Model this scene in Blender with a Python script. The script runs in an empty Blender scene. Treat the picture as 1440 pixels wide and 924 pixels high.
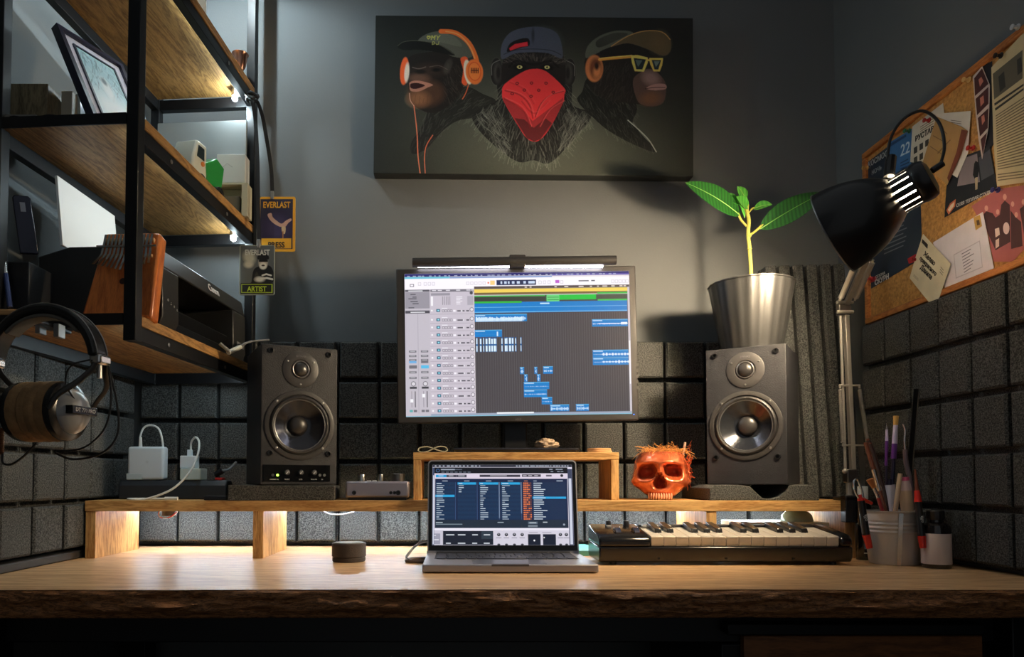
import bpy, bmesh, math, random
import numpy as np
from mathutils import Vector, Matrix
random.seed(7)
PI = math.pi
C = bpy.context.scene.collection
SC = bpy.context.scene

# ------------------------------------------------------------------ camera
F = 1000.0; PITCH = math.radians(2.0); PX0 = 643.0
PY0 = 675.0 - F*math.tan(PITCH)
cd = bpy.data.cameras.new('camera'); cam = bpy.data.objects.new('camera', cd); C.objects.link(cam)
cam.location = (0, 0, 0); cam.rotation_euler = (PI/2+PITCH, 0, 0)
cd.sensor_width = 36; cd.sensor_fit = 'HORIZONTAL'; cd.lens = 36*F/1440
cd.shift_x = (720-PX0)/1440; cd.shift_y = (PY0-462)/1440
cd.clip_start = .01; SC.camera = cam

def ray(px, py):
    u = (px-PX0)/F; v = (PY0-py)/F
    return Vector((u, math.cos(PITCH)-v*math.sin(PITCH), math.sin(PITCH)+v*math.cos(PITCH)))
def P(px, py, Y):
    r = ray(px, py); return r*(Y/r.y)
def PX(px, py, X):
    r = ray(px, py); return r*(X/r.x)
def PZ(px, py, Z):
    r = ray(px, py); return r*(Z/r.z)

# ------------------------------------------------------------------ colour and materials
def lin(c):
    def f(v):
        v = v/255.0
        return v/12.92 if v <= .04045 else ((v+.055)/1.055)**2.4
    return tuple(f(v) for v in c)
MATS = {}
def mat(name, rgb, rough=.5, metal=0, bump=0, bscale=200, var=0, vscale=8, emis=None, estr=0, spec=.5, coat=0, trans=0, sss=0, alpha=1):
    if name in MATS: return MATS[name]
    m = bpy.data.materials.new(name); m.use_nodes = True; nt = m.node_tree
    b = nt.nodes['Principled BSDF']
    col = lin(rgb)+(1,)
    b.inputs['Base Color'].default_value = col
    b.inputs['Roughness'].default_value = rough
    b.inputs['Metallic'].default_value = metal
    b.inputs['Specular IOR Level'].default_value = spec
    b.inputs['Coat Weight'].default_value = coat
    b.inputs['Transmission Weight'].default_value = trans
    if emis:
        b.inputs['Emission Color'].default_value = lin(emis)+(1,)
        b.inputs['Emission Strength'].default_value = estr
    tc = None
    if var or bump:
        tc = nt.nodes.new('ShaderNodeTexCoord')
    if var:
        n = nt.nodes.new('ShaderNodeTexNoise'); n.inputs['Scale'].default_value = vscale; n.inputs['Detail'].default_value = 5
        nt.links.new(tc.outputs['Object'], n.inputs['Vector'])
        r = nt.nodes.new('ShaderNodeValToRGB')
        lo = tuple(max(0, c*(1-var)) for c in col[:3])+(1,); hi = tuple(min(1, c*(1+var)) for c in col[:3])+(1,)
        r.color_ramp.elements[0].position = .3; r.color_ramp.elements[1].position = .7
        r.color_ramp.elements[0].color = lo; r.color_ramp.elements[1].color = hi
        nt.links.new(n.outputs['Fac'], r.inputs['Fac']); nt.links.new(r.outputs['Color'], b.inputs['Base Color'])
    if bump:
        n2 = nt.nodes.new('ShaderNodeTexNoise'); n2.inputs['Scale'].default_value = bscale; n2.inputs['Detail'].default_value = 3
        nt.links.new(tc.outputs['Object'], n2.inputs['Vector'])
        bp = nt.nodes.new('ShaderNodeBump'); bp.inputs['Strength'].default_value = bump; bp.inputs['Distance'].default_value = .002
        nt.links.new(n2.outputs['Fac'], bp.inputs['Height']); nt.links.new(bp.outputs['Normal'], b.inputs['Normal'])
    MATS[name] = m; return m

def wood(name, c_dark, c_light, scale=(1, 1, 1), rough=.45, bump=.15, gs=14, knots=.35, coat=0):
    """plank wood: noise stretched along the grain plus fine ring lines; scale is small along the grain"""
    if name in MATS: return MATS[name]
    m = bpy.data.materials.new(name); m.use_nodes = True; nt = m.node_tree; N = nt.nodes; L = nt.links
    b = N['Principled BSDF']; b.inputs['Roughness'].default_value = rough; b.inputs['Coat Weight'].default_value = coat
    b.inputs['Coat Roughness'].default_value = .2
    tc = N.new('ShaderNodeTexCoord'); mp = N.new('ShaderNodeMapping'); mp.inputs['Scale'].default_value = scale
    L.new(tc.outputs['Object'], mp.inputs['Vector'])
    n1 = N.new('ShaderNodeTexNoise'); n1.inputs['Scale'].default_value = gs*.35; n1.inputs['Detail'].default_value = 3; n1.inputs['Distortion'].default_value = .4
    L.new(mp.outputs['Vector'], n1.inputs['Vector'])
    mul = N.new('ShaderNodeMath'); mul.operation = 'MULTIPLY'; mul.inputs[1].default_value = 16
    L.new(n1.outputs['Fac'], mul.inputs[0])
    fr = N.new('ShaderNodeMath'); fr.operation = 'PINGPONG'; fr.inputs[1].default_value = 1
    L.new(mul.outputs[0], fr.inputs[0])
    n2 = N.new('ShaderNodeTexNoise'); n2.inputs['Scale'].default_value = gs*8; n2.inputs['Detail'].default_value = 4
    L.new(mp.outputs['Vector'], n2.inputs['Vector'])
    mx = N.new('ShaderNodeMath'); mx.operation = 'MULTIPLY_ADD'; mx.inputs[1].default_value = knots
    L.new(fr.outputs[0], mx.inputs[0])
    m3 = N.new('ShaderNodeMath'); m3.operation = 'MULTIPLY'; m3.inputs[1].default_value = 1-knots+.15
    L.new(n2.outputs['Fac'], m3.inputs[0]); L.new(m3.outputs[0], mx.inputs[2])
    r = N.new('ShaderNodeValToRGB')
    r.color_ramp.elements[0].position = .3; r.color_ramp.elements[1].position = .75
    r.color_ramp.elements[0].color = lin(c_dark)+(1,); r.color_ramp.elements[1].color = lin(c_light)+(1,)
    L.new(mx.outputs[0], r.inputs['Fac']); L.new(r.outputs['Color'], b.inputs['Base Color'])
    bp = N.new('ShaderNodeBump'); bp.inputs['Strength'].default_value = bump; bp.inputs['Distance'].default_value = .001
    L.new(mx.outputs[0], bp.inputs['Height']); L.new(bp.outputs['Normal'], b.inputs['Normal'])
    MATS[name] = m; return m

def foam_mat(name, lo, hi):
    if name in MATS: return MATS[name]
    m = bpy.data.materials.new(name); m.use_nodes = True; nt = m.node_tree; N = nt.nodes; L = nt.links
    b = N['Principled BSDF']; b.inputs['Roughness'].default_value = .85; b.inputs['Specular IOR Level'].default_value = .35
    tc = N.new('ShaderNodeTexCoord')
    n = N.new('ShaderNodeTexNoise'); n.inputs['Scale'].default_value = 380; n.inputs['Detail'].default_value = 2
    L.new(tc.outputs['Object'], n.inputs['Vector'])
    r = N.new('ShaderNodeValToRGB'); r.color_ramp.elements[0].position = .38; r.color_ramp.elements[1].position = .68
    r.color_ramp.elements[0].color = lin(lo)+(1,); r.color_ramp.elements[1].color = lin(hi)+(1,)
    L.new(n.outputs['Fac'], r.inputs['Fac']); L.new(r.outputs['Color'], b.inputs['Base Color'])
    bp = N.new('ShaderNodeBump'); bp.inputs['Strength'].default_value = .35; bp.inputs['Distance'].default_value = .001
    L.new(n.outputs['Fac'], bp.inputs['Height']); L.new(bp.outputs['Normal'], b.inputs['Normal'])
    MATS[name] = m; return m

def emat(name, rgb, strength):
    if name in MATS: return MATS[name]
    m = bpy.data.materials.new(name); m.use_nodes = True; nt = m.node_tree
    b = nt.nodes['Principled BSDF']; b.inputs['Base Color'].default_value = lin(rgb)+(1,)
    b.inputs['Emission Color'].default_value = lin(rgb)+(1,); b.inputs['Emission Strength'].default_value = strength
    MATS[name] = m; return m

def attr_mat(name, rough=.5, estr=0, spec=.5, coat=0):
    if name in MATS: return MATS[name]
    m = bpy.data.materials.new(name); m.use_nodes = True; nt = m.node_tree
    b = nt.nodes['Principled BSDF']; a = nt.nodes.new('ShaderNodeVertexColor'); a.layer_name = 'print'
    b.inputs['Roughness'].default_value = rough; b.inputs['Specular IOR Level'].default_value = spec; b.inputs['Coat Weight'].default_value = coat
    if estr:
        b.inputs['Base Color'].default_value = (.01, .01, .01, 1)
        nt.links.new(a.outputs['Color'], b.inputs['Emission Color']); b.inputs['Emission Strength'].default_value = estr
    else:
        nt.links.new(a.outputs['Color'], b.inputs['Base Color'])
    MATS[name] = m; return m

# ------------------------------------------------------------------ mesh builder
def T(x=0, y=0, z=0, rx=0, ry=0, rz=0):
    return Matrix.Translation((x, y, z)) @ Matrix.Rotation(rz, 4, 'Z') @ Matrix.Rotation(ry, 4, 'Y') @ Matrix.Rotation(rx, 4, 'X')
def frame(o, ex, ey):
    ex = Vector(ex).normalized(); ez = ex.cross(Vector(ey)).normalized(); ey = ez.cross(ex)
    m = Matrix((ex, ey, ez)).transposed().to_4x4(); m.translation = Vector(o); return m
def aim(o, d):
    """local z along d"""
    d = Vector(d).normalized(); m = d.to_track_quat('Z', 'Y').to_matrix().to_4x4(); m.translation = Vector(o); return m
def smooth_path(pts, n=6, closed=False):
    pts = [Vector(p) for p in pts]; out = []; N = len(pts)
    rng = N if closed else N-1
    for i in range(rng):
        if closed: p0, p1, p2, p3 = pts[(i-1) % N], pts[i], pts[(i+1) % N], pts[(i+2) % N]
        else: p0, p1, p2, p3 = pts[max(i-1, 0)], pts[i], pts[i+1], pts[min(i+2, N-1)]
        for k in range(n):
            t = k/n
            out.append(.5*((2*p1)+(-p0+p2)*t+(2*p0-5*p1+4*p2-p3)*t*t+(-p0+3*p1-3*p2+p3)*t**3))
    if not closed: out.append(pts[-1].copy())
    return out

class MB:
    def __init__(s): s.bm = bmesh.new()
    def _v(s, co, M): return s.bm.verts.new(M @ Vector(co) if M else Vector(co))
    def box(s, x0, x1, y0, y1, z0, z1, M=None):
        v = [s._v(c, M) for c in ((x0,y0,z0),(x1,y0,z0),(x1,y1,z0),(x0,y1,z0),(x0,y0,z1),(x1,y0,z1),(x1,y1,z1),(x0,y1,z1))]
        for f in ((0,3,2,1),(4,5,6,7),(0,1,5,4),(1,2,6,5),(2,3,7,6),(3,0,4,7)): s.bm.faces.new([v[i] for i in f])
        return s
    def prism(s, poly, z0, z1, M=None, poly2=None):
        poly2 = poly2 or poly
        a = [s._v((x, y, z0), M) for x, y in poly]; b = [s._v((x, y, z1), M) for x, y in poly2]; n = len(a)
        s.bm.faces.new(a[::-1]); s.bm.faces.new(b)
        for i in range(n): s.bm.faces.new((a[i], a[(i+1) % n], b[(i+1) % n], b[i]))
        return s
    def lathe(s, prof, n=32, M=None, cap0=True, cap1=True, flute=0, nf=0):
        rings = []
        for r, z in prof:
            if r <= 1e-6: rings.append([s._v((0, 0, z), M)])
            else:
                rings.append([s._v(((r*(1+flute*math.cos(nf*2*PI*i/n)))*math.cos(2*PI*i/n), (r*(1+flute*math.cos(nf*2*PI*i/n)))*math.sin(2*PI*i/n), z), M) for i in range(n)])
        for a, b in zip(rings[:-1], rings[1:]):
            for i in range(n):
                j = (i+1) % n
                if len(a) == 1 and len(b) == 1: continue
                if len(a) == 1: s.bm.faces.new((a[0], b[j], b[i]))
                elif len(b) == 1: s.bm.faces.new((a[i], a[j], b[0]))
                else: s.bm.faces.new((a[i], a[j], b[j], b[i]))
        if cap0 and len(rings[0]) > 1: s.bm.faces.new(rings[0][::-1])
        if cap1 and len(rings[-1]) > 1: s.bm.faces.new(rings[-1])
        return s
    def cyl(s, r, z0, z1, n=24, M=None): return s.lathe([(r, z0), (r, z1)], n, M)
    def rod(s, p, q, r, r2=None, n=10):
        p, q = Vector(p), Vector(q); L = (q-p).length
        return s.lathe([(r, 0), (r if r2 is None else r2, L)], n, aim(p, q-p))
    def tube(s, pts, r, n=8, M=None, closed=False, flat=1):
        pts = [Vector(p) for p in pts]; N = len(pts); rings = []; up = None
        for i, p in enumerate(pts):
            if closed: d = pts[(i+1) % N]-pts[i-1]
            else: d = pts[min(i+1, N-1)]-pts[max(i-1, 0)]
            if d.length < 1e-9: d = Vector((0, 0, 1))
            d.normalize()
            if up is None: up = d.orthogonal().normalized()
            up = (up-d*up.dot(d))
            if up.length < 1e-6: up = d.orthogonal()
            up.normalize(); w = d.cross(up); rr = r[i] if isinstance(r, (list, tuple)) else r
            rings.append([s._v(p+(up*math.cos(2*PI*k/n)*flat+w*math.sin(2*PI*k/n))*rr, M) for k in range(n)])
        for i in range(N if closed else N-1):
            a, b = rings[i], rings[(i+1) % N]
            for k in range(n): s.bm.faces.new((a[k], a[(k+1) % n], b[(k+1) % n], b[k]))
        if not closed: s.bm.faces.new(rings[0][::-1]); s.bm.faces.new(rings[-1])
        return s
    def strap(s, pts, w, t, wd=(0, 1, 0)):
        """flat band: width w along wd, thickness t"""
        pts = [Vector(p) for p in pts]; wd = Vector(wd).normalized(); rings = []; N = len(pts)
        for i, p in enumerate(pts):
            d = (pts[min(i+1, N-1)]-pts[max(i-1, 0)]).normalized(); nrm = d.cross(wd).normalized()
            rings.append([s.bm.verts.new(p+wd*a*w/2+nrm*b*t/2) for a, b in ((-1, -1), (1, -1), (1, 1), (-1, 1))])
        for a, b in zip(rings[:-1], rings[1:]):
            for k in range(4): s.bm.faces.new((a[k], a[(k+1) % 4], b[(k+1) % 4], b[k]))
        s.bm.faces.new(rings[0][::-1]); s.bm.faces.new(rings[-1]); return s
    def sphere(s, c, r, M=None, n=24, m=14, sc=(1, 1, 1)):
        mm = Matrix.Translation(c) @ Matrix.Diagonal((r*sc[0], r*sc[1], r*sc[2], 1))
        if M: mm = M @ mm
        return s.lathe([(math.sin(PI*i/m), -math.cos(PI*i/m)) for i in range(m+1)], n, mm)
    def quad(s, *pts):
        s.bm.faces.new([s.bm.verts.new(Vector(p)) for p in pts]); return s
    def build(s, name, m, parent=None, loc=(0, 0, 0), bev=0, smooth=True, sub=0, seg=2, ang=35):
        bm = s.bm
        bmesh.ops.remove_doubles(bm, verts=bm.verts, dist=1e-6)
        bmesh.ops.recalc_face_normals(bm, faces=bm.faces)
        loc = Vector(loc)
        if loc.length: bmesh.ops.translate(bm, verts=bm.verts, vec=-loc)
        if smooth:
            for f in bm.faces: f.smooth = True
            for e in bm.edges:
                e.smooth = (len(e.link_faces) == 2 and e.calc_face_angle(0) < math.radians(ang))
        me = bpy.data.meshes.new(name); bm.to_mesh(me); bm.free()
        if isinstance(m, (list, tuple)):
            for q in m: me.materials.append(q)
        else: me.materials.append(m)
        o = bpy.data.objects.new(name, me); C.objects.link(o); o.location = loc
        if parent: o.parent = parent
        if bev:
            b = o.modifiers.new('bevel', 'BEVEL'); b.width = bev; b.segments = seg; b.limit_method = 'ANGLE'; b.angle_limit = math.radians(40)
            b.harden_normals = False
        if sub:
            b = o.modifiers.new('sub', 'SUBSURF'); b.levels = sub; b.render_levels = sub
        return o

def tag(o, label=None, cat=None, group=None, kind=None):
    if label: o['label'] = label
    if cat: o['category'] = cat
    if group: o['group'] = group
    if kind: o['kind'] = kind
    return o
def thing(name, label, cat, loc=(0, 0, 0), rz=0, group=None, mw=None):
    o = bpy.data.objects.new(name, None); C.objects.link(o); o.empty_display_size = .02
    if mw is not None: o.matrix_world = mw
    else: o.location = loc; o.rotation_euler = (0, 0, rz)
    return tag(o, label, cat, group)
def copy_tree(o, parent=None):
    c = o.copy(); C.objects.link(c)
    if parent: c.parent = parent
    for ch in [x for x in bpy.data.objects if x.parent == o]: copy_tree(ch, c)
    return c

def text(name, s, size, M, m, parent=None, ext=.0002, align='CENTER', xs=1, sp=1, bold=0):
    cu = bpy.data.curves.new(name, 'FONT'); cu.body = s; cu.size = size; cu.extrude = ext; cu.align_x = align; cu.align_y = 'CENTER'
    cu.space_character = sp; cu.resolution_u = 3
    if bold: cu.offset = bold
    o = bpy.data.objects.new('tmp_text', cu); C.objects.link(o)
    dg = bpy.context.evaluated_depsgraph_get(); dg.update()
    me = bpy.data.meshes.new_from_object(o.evaluated_get(dg)); bpy.data.objects.remove(o)
    me.transform(M @ Matrix.Diagonal((xs, 1, 1, 1))); me.materials.clear(); me.materials.append(m); me.name = name
    r = bpy.data.objects.new(name, me); C.objects.link(r)
    if parent: r.parent = parent
    return r

# ------------------------------------------------------------------ painter for printed and displayed pictures
class Paint:
    """small raster in the coordinates (x0..x1, y0..y1, y down) that ends up as point colours of a fine grid"""
    def __init__(s, x0, x1, y0, y1, w, h, bg):
        s.x0, s.x1, s.y0, s.y1, s.w, s.h = x0, x1, y0, y1, w, h
        s.a = np.zeros((h, w, 3)); s.a[:] = lin(bg)
        gx = x0+(np.arange(w))/(w-1)*(x1-x0); gy = y0+(np.arange(h))/(h-1)*(y1-y0)
        s.X, s.Y = np.meshgrid(gx, gy); s.dx = (x1-x0)/(w-1); s.dy = (y1-y0)/(h-1)
    def _sl(s, xa, xb, ya, yb):
        i0 = max(0, int((xa-s.x0)/s.dx)-1); i1 = min(s.w, int((xb-s.x0)/s.dx)+3)
        j0 = max(0, int((ya-s.y0)/s.dy)-1); j1 = min(s.h, int((yb-s.y0)/s.dy)+3)
        return slice(j0, max(j1, j0)), slice(i0, max(i1, i0))
    def _bl(s, sl, mask, c, al=1):
        if mask.size == 0: return
        m = (mask*al)[..., None]; c = np.array(lin(c)) if not callable(c) else c(s.X[sl], s.Y[sl])
        s.a[sl] = s.a[sl]*(1-m)+c*m
    def rect(s, xa, ya, xb, yb, c, al=1):
        sl = s._sl(xa, xb, ya, yb); X, Y = s.X[sl], s.Y[sl]
        mx = np.clip(np.minimum(X-xa, xb-X)/s.dx+.5, 0, 1); my = np.clip(np.minimum(Y-ya, yb-Y)/s.dy+.5, 0, 1)
        s._bl(sl, mx*my, c, al)
    def ell(s, cx, cy, rx, ry, c, ang=0, soft=.06, al=1):
        R = max(rx, ry)*(1+soft)+2; sl = s._sl(cx-R, cx+R, cy-R, cy+R); X, Y = s.X[sl]-cx, s.Y[sl]-cy
        ca, sa = math.cos(math.radians(ang)), math.sin(math.radians(ang))
        u = (X*ca+Y*sa)/rx; v = (-X*sa+Y*ca)/ry; d = np.sqrt(u*u+v*v)
        s._bl(sl, np.clip((1+soft-d)/(2*soft), 0, 1), c, al)
    def poly(s, pts, c, al=1, smooth=0):
        if smooth: pts = [(p.x, p.y) for p in smooth_path([(a, b, 0) for a, b in pts], smooth, True)]
        p = np.array(pts); sl = s._sl(p[:, 0].min(), p[:, 0].max(), p[:, 1].min(), p[:, 1].max())
        acc = 0
        for ox, oy in ((-.25, -.25), (.25, -.25), (-.25, .25), (.25, .25)):
            X, Y = s.X[sl]+ox*s.dx, s.Y[sl]+oy*s.dy
            ins = np.zeros(X.shape, bool); n = len(p)
            for i in range(n):
                xa, ya = p[i]; xb, yb = p[(i+1) % n]
                if ya == yb: continue
                cr = ((ya > Y) != (yb > Y)) & (X < (xb-xa)*(Y-ya)/(yb-ya)+xa); ins ^= cr
            acc = acc+ins.astype(float)
        s._bl(sl, acc/4, c, al)
    def line(s, pts, w, c, al=1, smooth=0):
        if smooth: pts = [(p.x, p.y) for p in smooth_path([(a, b, 0) for a, b in pts], smooth)]
        p = np.array(pts, float); W = w/2+s.dx
        sl = s._sl(p[:, 0].min()-W, p[:, 0].max()+W, p[:, 1].min()-W, p[:, 1].max()+W)
        X, Y = s.X[sl], s.Y[sl]; D = np.full(X.shape, 1e9)
        for (xa, ya), (xb, yb) in zip(p[:-1], p[1:]):
            L2 = (xb-xa)**2+(yb-ya)**2+1e-9; t = np.clip(((X-xa)*(xb-xa)+(Y-ya)*(yb-ya))/L2, 0, 1)
            D = np.minimum(D, np.hypot(X-xa-t*(xb-xa), Y-ya-t*(yb-ya)))
        s._bl(sl, np.clip((w/2-D)/s.dx+.5, 0, 1), c, al)
    def fur(s, n, region, flow, L, c1, c2, al=.6, w=2, seed=1):
        r = random.Random(seed); pts = np.array(region); k = 0
        x0, y0 = pts.min(0); x1, y1 = pts.max(0); m = len(pts)
        while k < n:
            x, y = r.uniform(x0, x1), r.uniform(y0, y1); ins = False
            for i in range(m):
                xa, ya = pts[i]; xb, yb = pts[(i+1) % m]
                if (ya > y) != (yb > y) and x < (xb-xa)*(y-ya)/(yb-ya)+xa: ins = not ins
            if not ins: k += .3; continue
            fx, fy = flow(x, y); q = math.hypot(fx, fy) or 1; l = L*r.uniform(.5, 1.2)
            j = r.uniform(-.35, .35); fx, fy = fx/q-fy/q*j, fy/q+fx/q*j; t = r.random()**2
            c = tuple(a+(b-a)*t for a, b in zip(c1, c2))
            s.line([(x, y), (x+fx*l*.5+r.uniform(-2, 2), y+fy*l*.5), (x+fx*l, y+fy*l)], w, c, al*r.uniform(.5, 1)); k += 1
    def mesh(s, name, m, corners, parent=None, loc=(0, 0, 0)):
        """corners: top-left, top-right, bottom-right, bottom-left"""
        TL, TR, BR, BL = [np.array(Vector(c)-Vector(loc)) for c in corners]
        u = np.linspace(0, 1, s.w)[None, :, None]; v = np.linspace(0, 1, s.h)[:, None, None]
        co = (TL*(1-u)+TR*u)*(1-v)+(BL*(1-u)+BR*u)*v
        w, h = s.w, s.h; nv = w*h; nf = (w-1)*(h-1)
        me = bpy.data.meshes.new(name); me.vertices.add(nv); me.vertices.foreach_set('co', co.reshape(-1).astype(np.float32))
        i = (np.arange(h-1)[:, None]*w+np.arange(w-1)[None, :]).reshape(-1)
        q = np.stack([i, i+w, i+w+1, i+1], 1).reshape(-1).astype(np.int32)
        me.loops.add(nf*4); me.loops.foreach_set('vertex_index', q)
        me.polygons.add(nf); me.polygons.foreach_set('loop_start', (np.arange(nf)*4).astype(np.int32))
        me.polygons.foreach_set('loop_total', np.full(nf, 4, np.int32))
        me.update(calc_edges=True)
        at = me.color_attributes.new('print', 'FLOAT_COLOR', 'POINT')
        rgba = np.ones((nv, 4), np.float32); rgba[:, :3] = s.a.reshape(-1, 3)
        at.data.foreach_set('color', rgba.reshape(-1)); me.materials.append(m)
        o = bpy.data.objects.new(name, me); C.objects.link(o); o.location = loc
        if parent: o.parent = parent
        return o
# ------------------------------------------------------------------ materials
WALL = mat('wall_paint', (106, 109, 110), .7, var=.06, vscale=3, bump=.15, bscale=260)
FOAM = foam_mat('charcoal_foam', (38, 39, 39), (94, 95, 93))
BLK = mat('black_metal', (20, 21, 24), .42, metal=.3)
BLKP = mat('black_plastic', (18, 18, 20), .38)
CHROME = mat('chrome', (205, 203, 200), .22, metal=1)
STEEL = mat('brushed_steel', (170, 168, 164), .38, metal=1)
WHITEP = mat('white_plastic', (226, 228, 228), .35)
OAK = wood('oak_shelf_board', (122, 84, 42), (192, 146, 86), (14, 1.6, 14), rough=.5, gs=7)
PINE = wood('pine_board_lengthwise', (168, 114, 56), (226, 180, 114), (1.5, 14, 14), rough=.5, gs=6)
PINEV = wood('pine_board_upright', (166, 112, 58), (228, 184, 120), (16, 14, 1.6), rough=.5, gs=6)
DESKW = wood('desk_top_wood', (194, 142, 92), (238, 198, 148), (1.2, 11, 11), rough=.42, gs=5, bump=.05, coat=.06)
BARK = wood('rough_bark_edge', (58, 36, 22), (186, 126, 76), (2.5, 12, 12), rough=.55, gs=16, bump=1, knots=.3)

ZD = -.165; ZR = -.0435; ZF = -.915
XL, XR, YB = -.845, .985, 1.82           # walls
YF = 1.76                               # front of the foam on the back wall

def struct(name, mb, m, **k):
    o = mb.build(name, m, **k); o['kind'] = 'structure'; return o
struct('floor', MB().box(-2.2, 2.4, -1.6, 2.0, ZF-.05, ZF), wood('floor_boards', (60, 42, 30), (92, 66, 46), (1, 8, 8)))
struct('wall_back', MB().box(XL-.1, XR+.1, YB, YB+.1, ZF, 1.75), WALL, smooth=False)
struct('wall_left', MB().box(XL-.1, XL, -.6, YB, ZF, 1.75), WALL, smooth=False)
struct('wall_right', MB().box(XR, XR+.1, -.6, YB, ZF, 1.75), WALL, smooth=False)

# ------------------------------------------------------------------ acoustic foam panels
def foam_panel(label, o, ex, ey, cols, rows, cw, rh, th=.05, g=.0035, thick=None, splits=()):
    """o: lower left corner on the wall, ex along the wall, ey up, thickness along ex x ey"""
    mb = MB(); M = frame(o, ex, ey); sg = 1
    mb.box(0, cols*cw, 0, rows*rh, 0, th*.45, M)
    for i in range(cols):
        for j in range(rows):
            gg = g*random.uniform(.7, 1.5); gv = g*1.7
            x0, x1, y0, y1 = i*cw+gg, (i+1)*cw-gg, j*rh+gv, (j+1)*rh-gv
            h = th*random.uniform(.96, 1.02); c = .004
            mb.prism([(x0, y0), (x1, y0), (x1, y1), (x0, y1)], th*.4, h-c, M)
            mb.prism([(x0, y0), (x1, y0), (x1, y1), (x0, y1)], h-c, h, M, [(x0+c, y0+c), (x1-c, y0+c), (x1-c, y1-c), (x0+c, y1-c)])
    ob = mb.build('acoustic_foam_panel', FOAM, loc=o, smooth=False)
    tag(ob, label, 'foam panel', 'square-cut foam panels around the desk'); return ob
ZB = -.157; RH = .1015
th = YB-YF
foam_panel('dark foam panel on back wall behind the left speaker', (XL+.055, YB-.001, ZB), (1, 0, 0), (0, 0, 1), 5, 5, .0982, RH, th)
foam_panel('dark foam panel on back wall straight behind the monitor', (-.296, YB-.001, ZB), (1, 0, 0), (0, 0, 1), 5, 5, .1015, RH, th)
foam_panel('dark foam panel on back wall between monitor and right speaker', (.2125, YB-.001, ZB), (1, 0, 0), (0, 0, 1), 5, 5, .1015, RH, th)
foam_panel('narrow foam piece low on the back wall beside the right corner', (.722, YB-.001, ZB), (1, 0, 0), (0, 0, 1), 2, 3, .1015, RH, th)
TL_ = .055
foam_panel('grey foam panel on left wall below the shelf unit, nearer the corner', (XL+.001, 1.33, ZB+.012), (0, 1, 0), (0, 0, 1), 4, 4, .103, .1, TL_)
foam_panel('grey foam panel on left wall at the photo edge below the headphones', (XL+.001, .92, ZB+.012), (0, 1, 0), (0, 0, 1), 4, 4, .102, .1, TL_)

def foam_right(label, y0, cols):
    return foam_panel(label, (XR-.001, y0, ZB), (0, -1, 0), (0, 0, 1), cols, 5, .0885, .1045, .035)
foam_right('dark foam panel on right wall under the cork board, nearest the corner', 1.665, 5)
foam_right('dark foam panel on right wall at the photo edge above the desk end', 1.665-5*.0885-.001, 4)
# ridged panel leaning in the corner
mb = MB(); w = .198; H = .56; ridges = 6; rw = w/ridges
mb.box(0, w, 0, .012, 0, H)
for i in range(ridges):
    a = i*rw
    mb.prism([(a+.0022, .002), (a+.003, -.024), (a+.008, -.030), (a+rw-.009, -.030), (a+rw-.004, -.024), (a+rw-.003, .002)], 0, H)
rp = mb.build('ridged_foam_panel', FOAM, smooth=False)
rp.matrix_world = T(.760, 1.704, ZR+.0005, rx=-.05, ry=-.028)
tag(rp, 'tall ridged foam panel leaning in the right corner behind the speaker', 'foam panel')
struct('baseboard_left', MB().box(XL+.0005, XL+.05, .85, 1.745, ZD+.0005, ZB+.009), mat('dark_trim', (46, 44, 42), .6), bev=.003)

# ------------------------------------------------------------------ desk and wooden stands
def live_edge():
    desk = thing('live_edge_desk', 'thick wooden desk with rough bark-edged front', 'desk', (0, 1.4, ZF))
    L = MB(); x0, x1 = XL+.003, XR-.003; y1 = 1.815; n = 520; rr = random.Random(3)
    ph = [rr.uniform(0, 6.28) for _ in range(12)]
    # top slab: flat board ending at the edge line
    top = []
    def ed(x): return 1.078+.0035*math.sin(3.1*x+1)+.0015*math.sin(17*x)+.0008*math.sin(61*x)
    xs = [x0+(x1-x0)*i/n for i in range(n+1)]
    L.prism([(x, ed(x)+.02) for x in xs]+[(x1, y1), (x0, y1)], ZD-.042, ZD-.004).prism([(x, ed(x)+.02) for x in xs]+[(x1, y1), (x0, y1)], ZD-.004, ZD, None, [(x, ed(x)-.0035) for x in xs]+[(x1, y1), (x0, y1)])
    L.build('desk_top', DESKW, desk).location = (0, 0, 0)
    # bark front: displaced strip
    B = MB(); cols = []; m = 15
    from mathutils import noise
    for x in xs:
        col = []
        for j in range(m+1):
            t = j/m; z = ZD-.0008-t*.043
            d = noise.noise(Vector((x*9, z*60, 1)))*.006+noise.noise(Vector((x*70, z*330, 4)))*.0025+noise.noise(Vector((x*26, z*150, 7)))*.005+abs(noise.noise(Vector((x*5, z*40, 3))))*.008
            k = math.sin(PI*min(1, t*1.15))**.5 if t*1.15 < 1 else 0
            y = ed(x)-.0035-.0+(.001 if j == 0 else 0)-d*(.15+1.5*k)-.003*k+.010*t*t+.006*max(0, noise.noise(Vector((x*3.5, z*30, 11)))-.1)*k*4
            col.append(B.bm.verts.new((x, y, z)))
        cols.append(col)
    for a, b in zip(cols[:-1], cols[1:]):
        for j in range(m): B.bm.faces.new((a[j], a[j+1], b[j+1], b[j]))
    # close behind
    back = [[B.bm.verts.new((x, ed(x)+.012, z)) for z in (ZD-.0012, ZD-.0435)] for x in xs]
    for i in range(n):
        B.bm.faces.new((cols[i][0], cols[i+1][0], back[i+1][0], back[i][0]))
        B.bm.faces.new((cols[i][m], back[i][1], back[i+1][1], cols[i+1][m]))
    B.build('bark_edge', BARK, desk, ang=80)
    for x in (XL+.08, XR-.08):
        for y in (1.16, 1.72):
            MB().box(x-.03, x+.03, y-.03, y+.03, ZF, ZD-.0425).build('leg', BLK, desk, bev=.002)
    MB().box(XL+.05, XR-.05, 1.17, 1.21, ZD-.1, ZD-.0425).build('support_rail', BLK, desk, bev=.002)

    return desk
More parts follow.
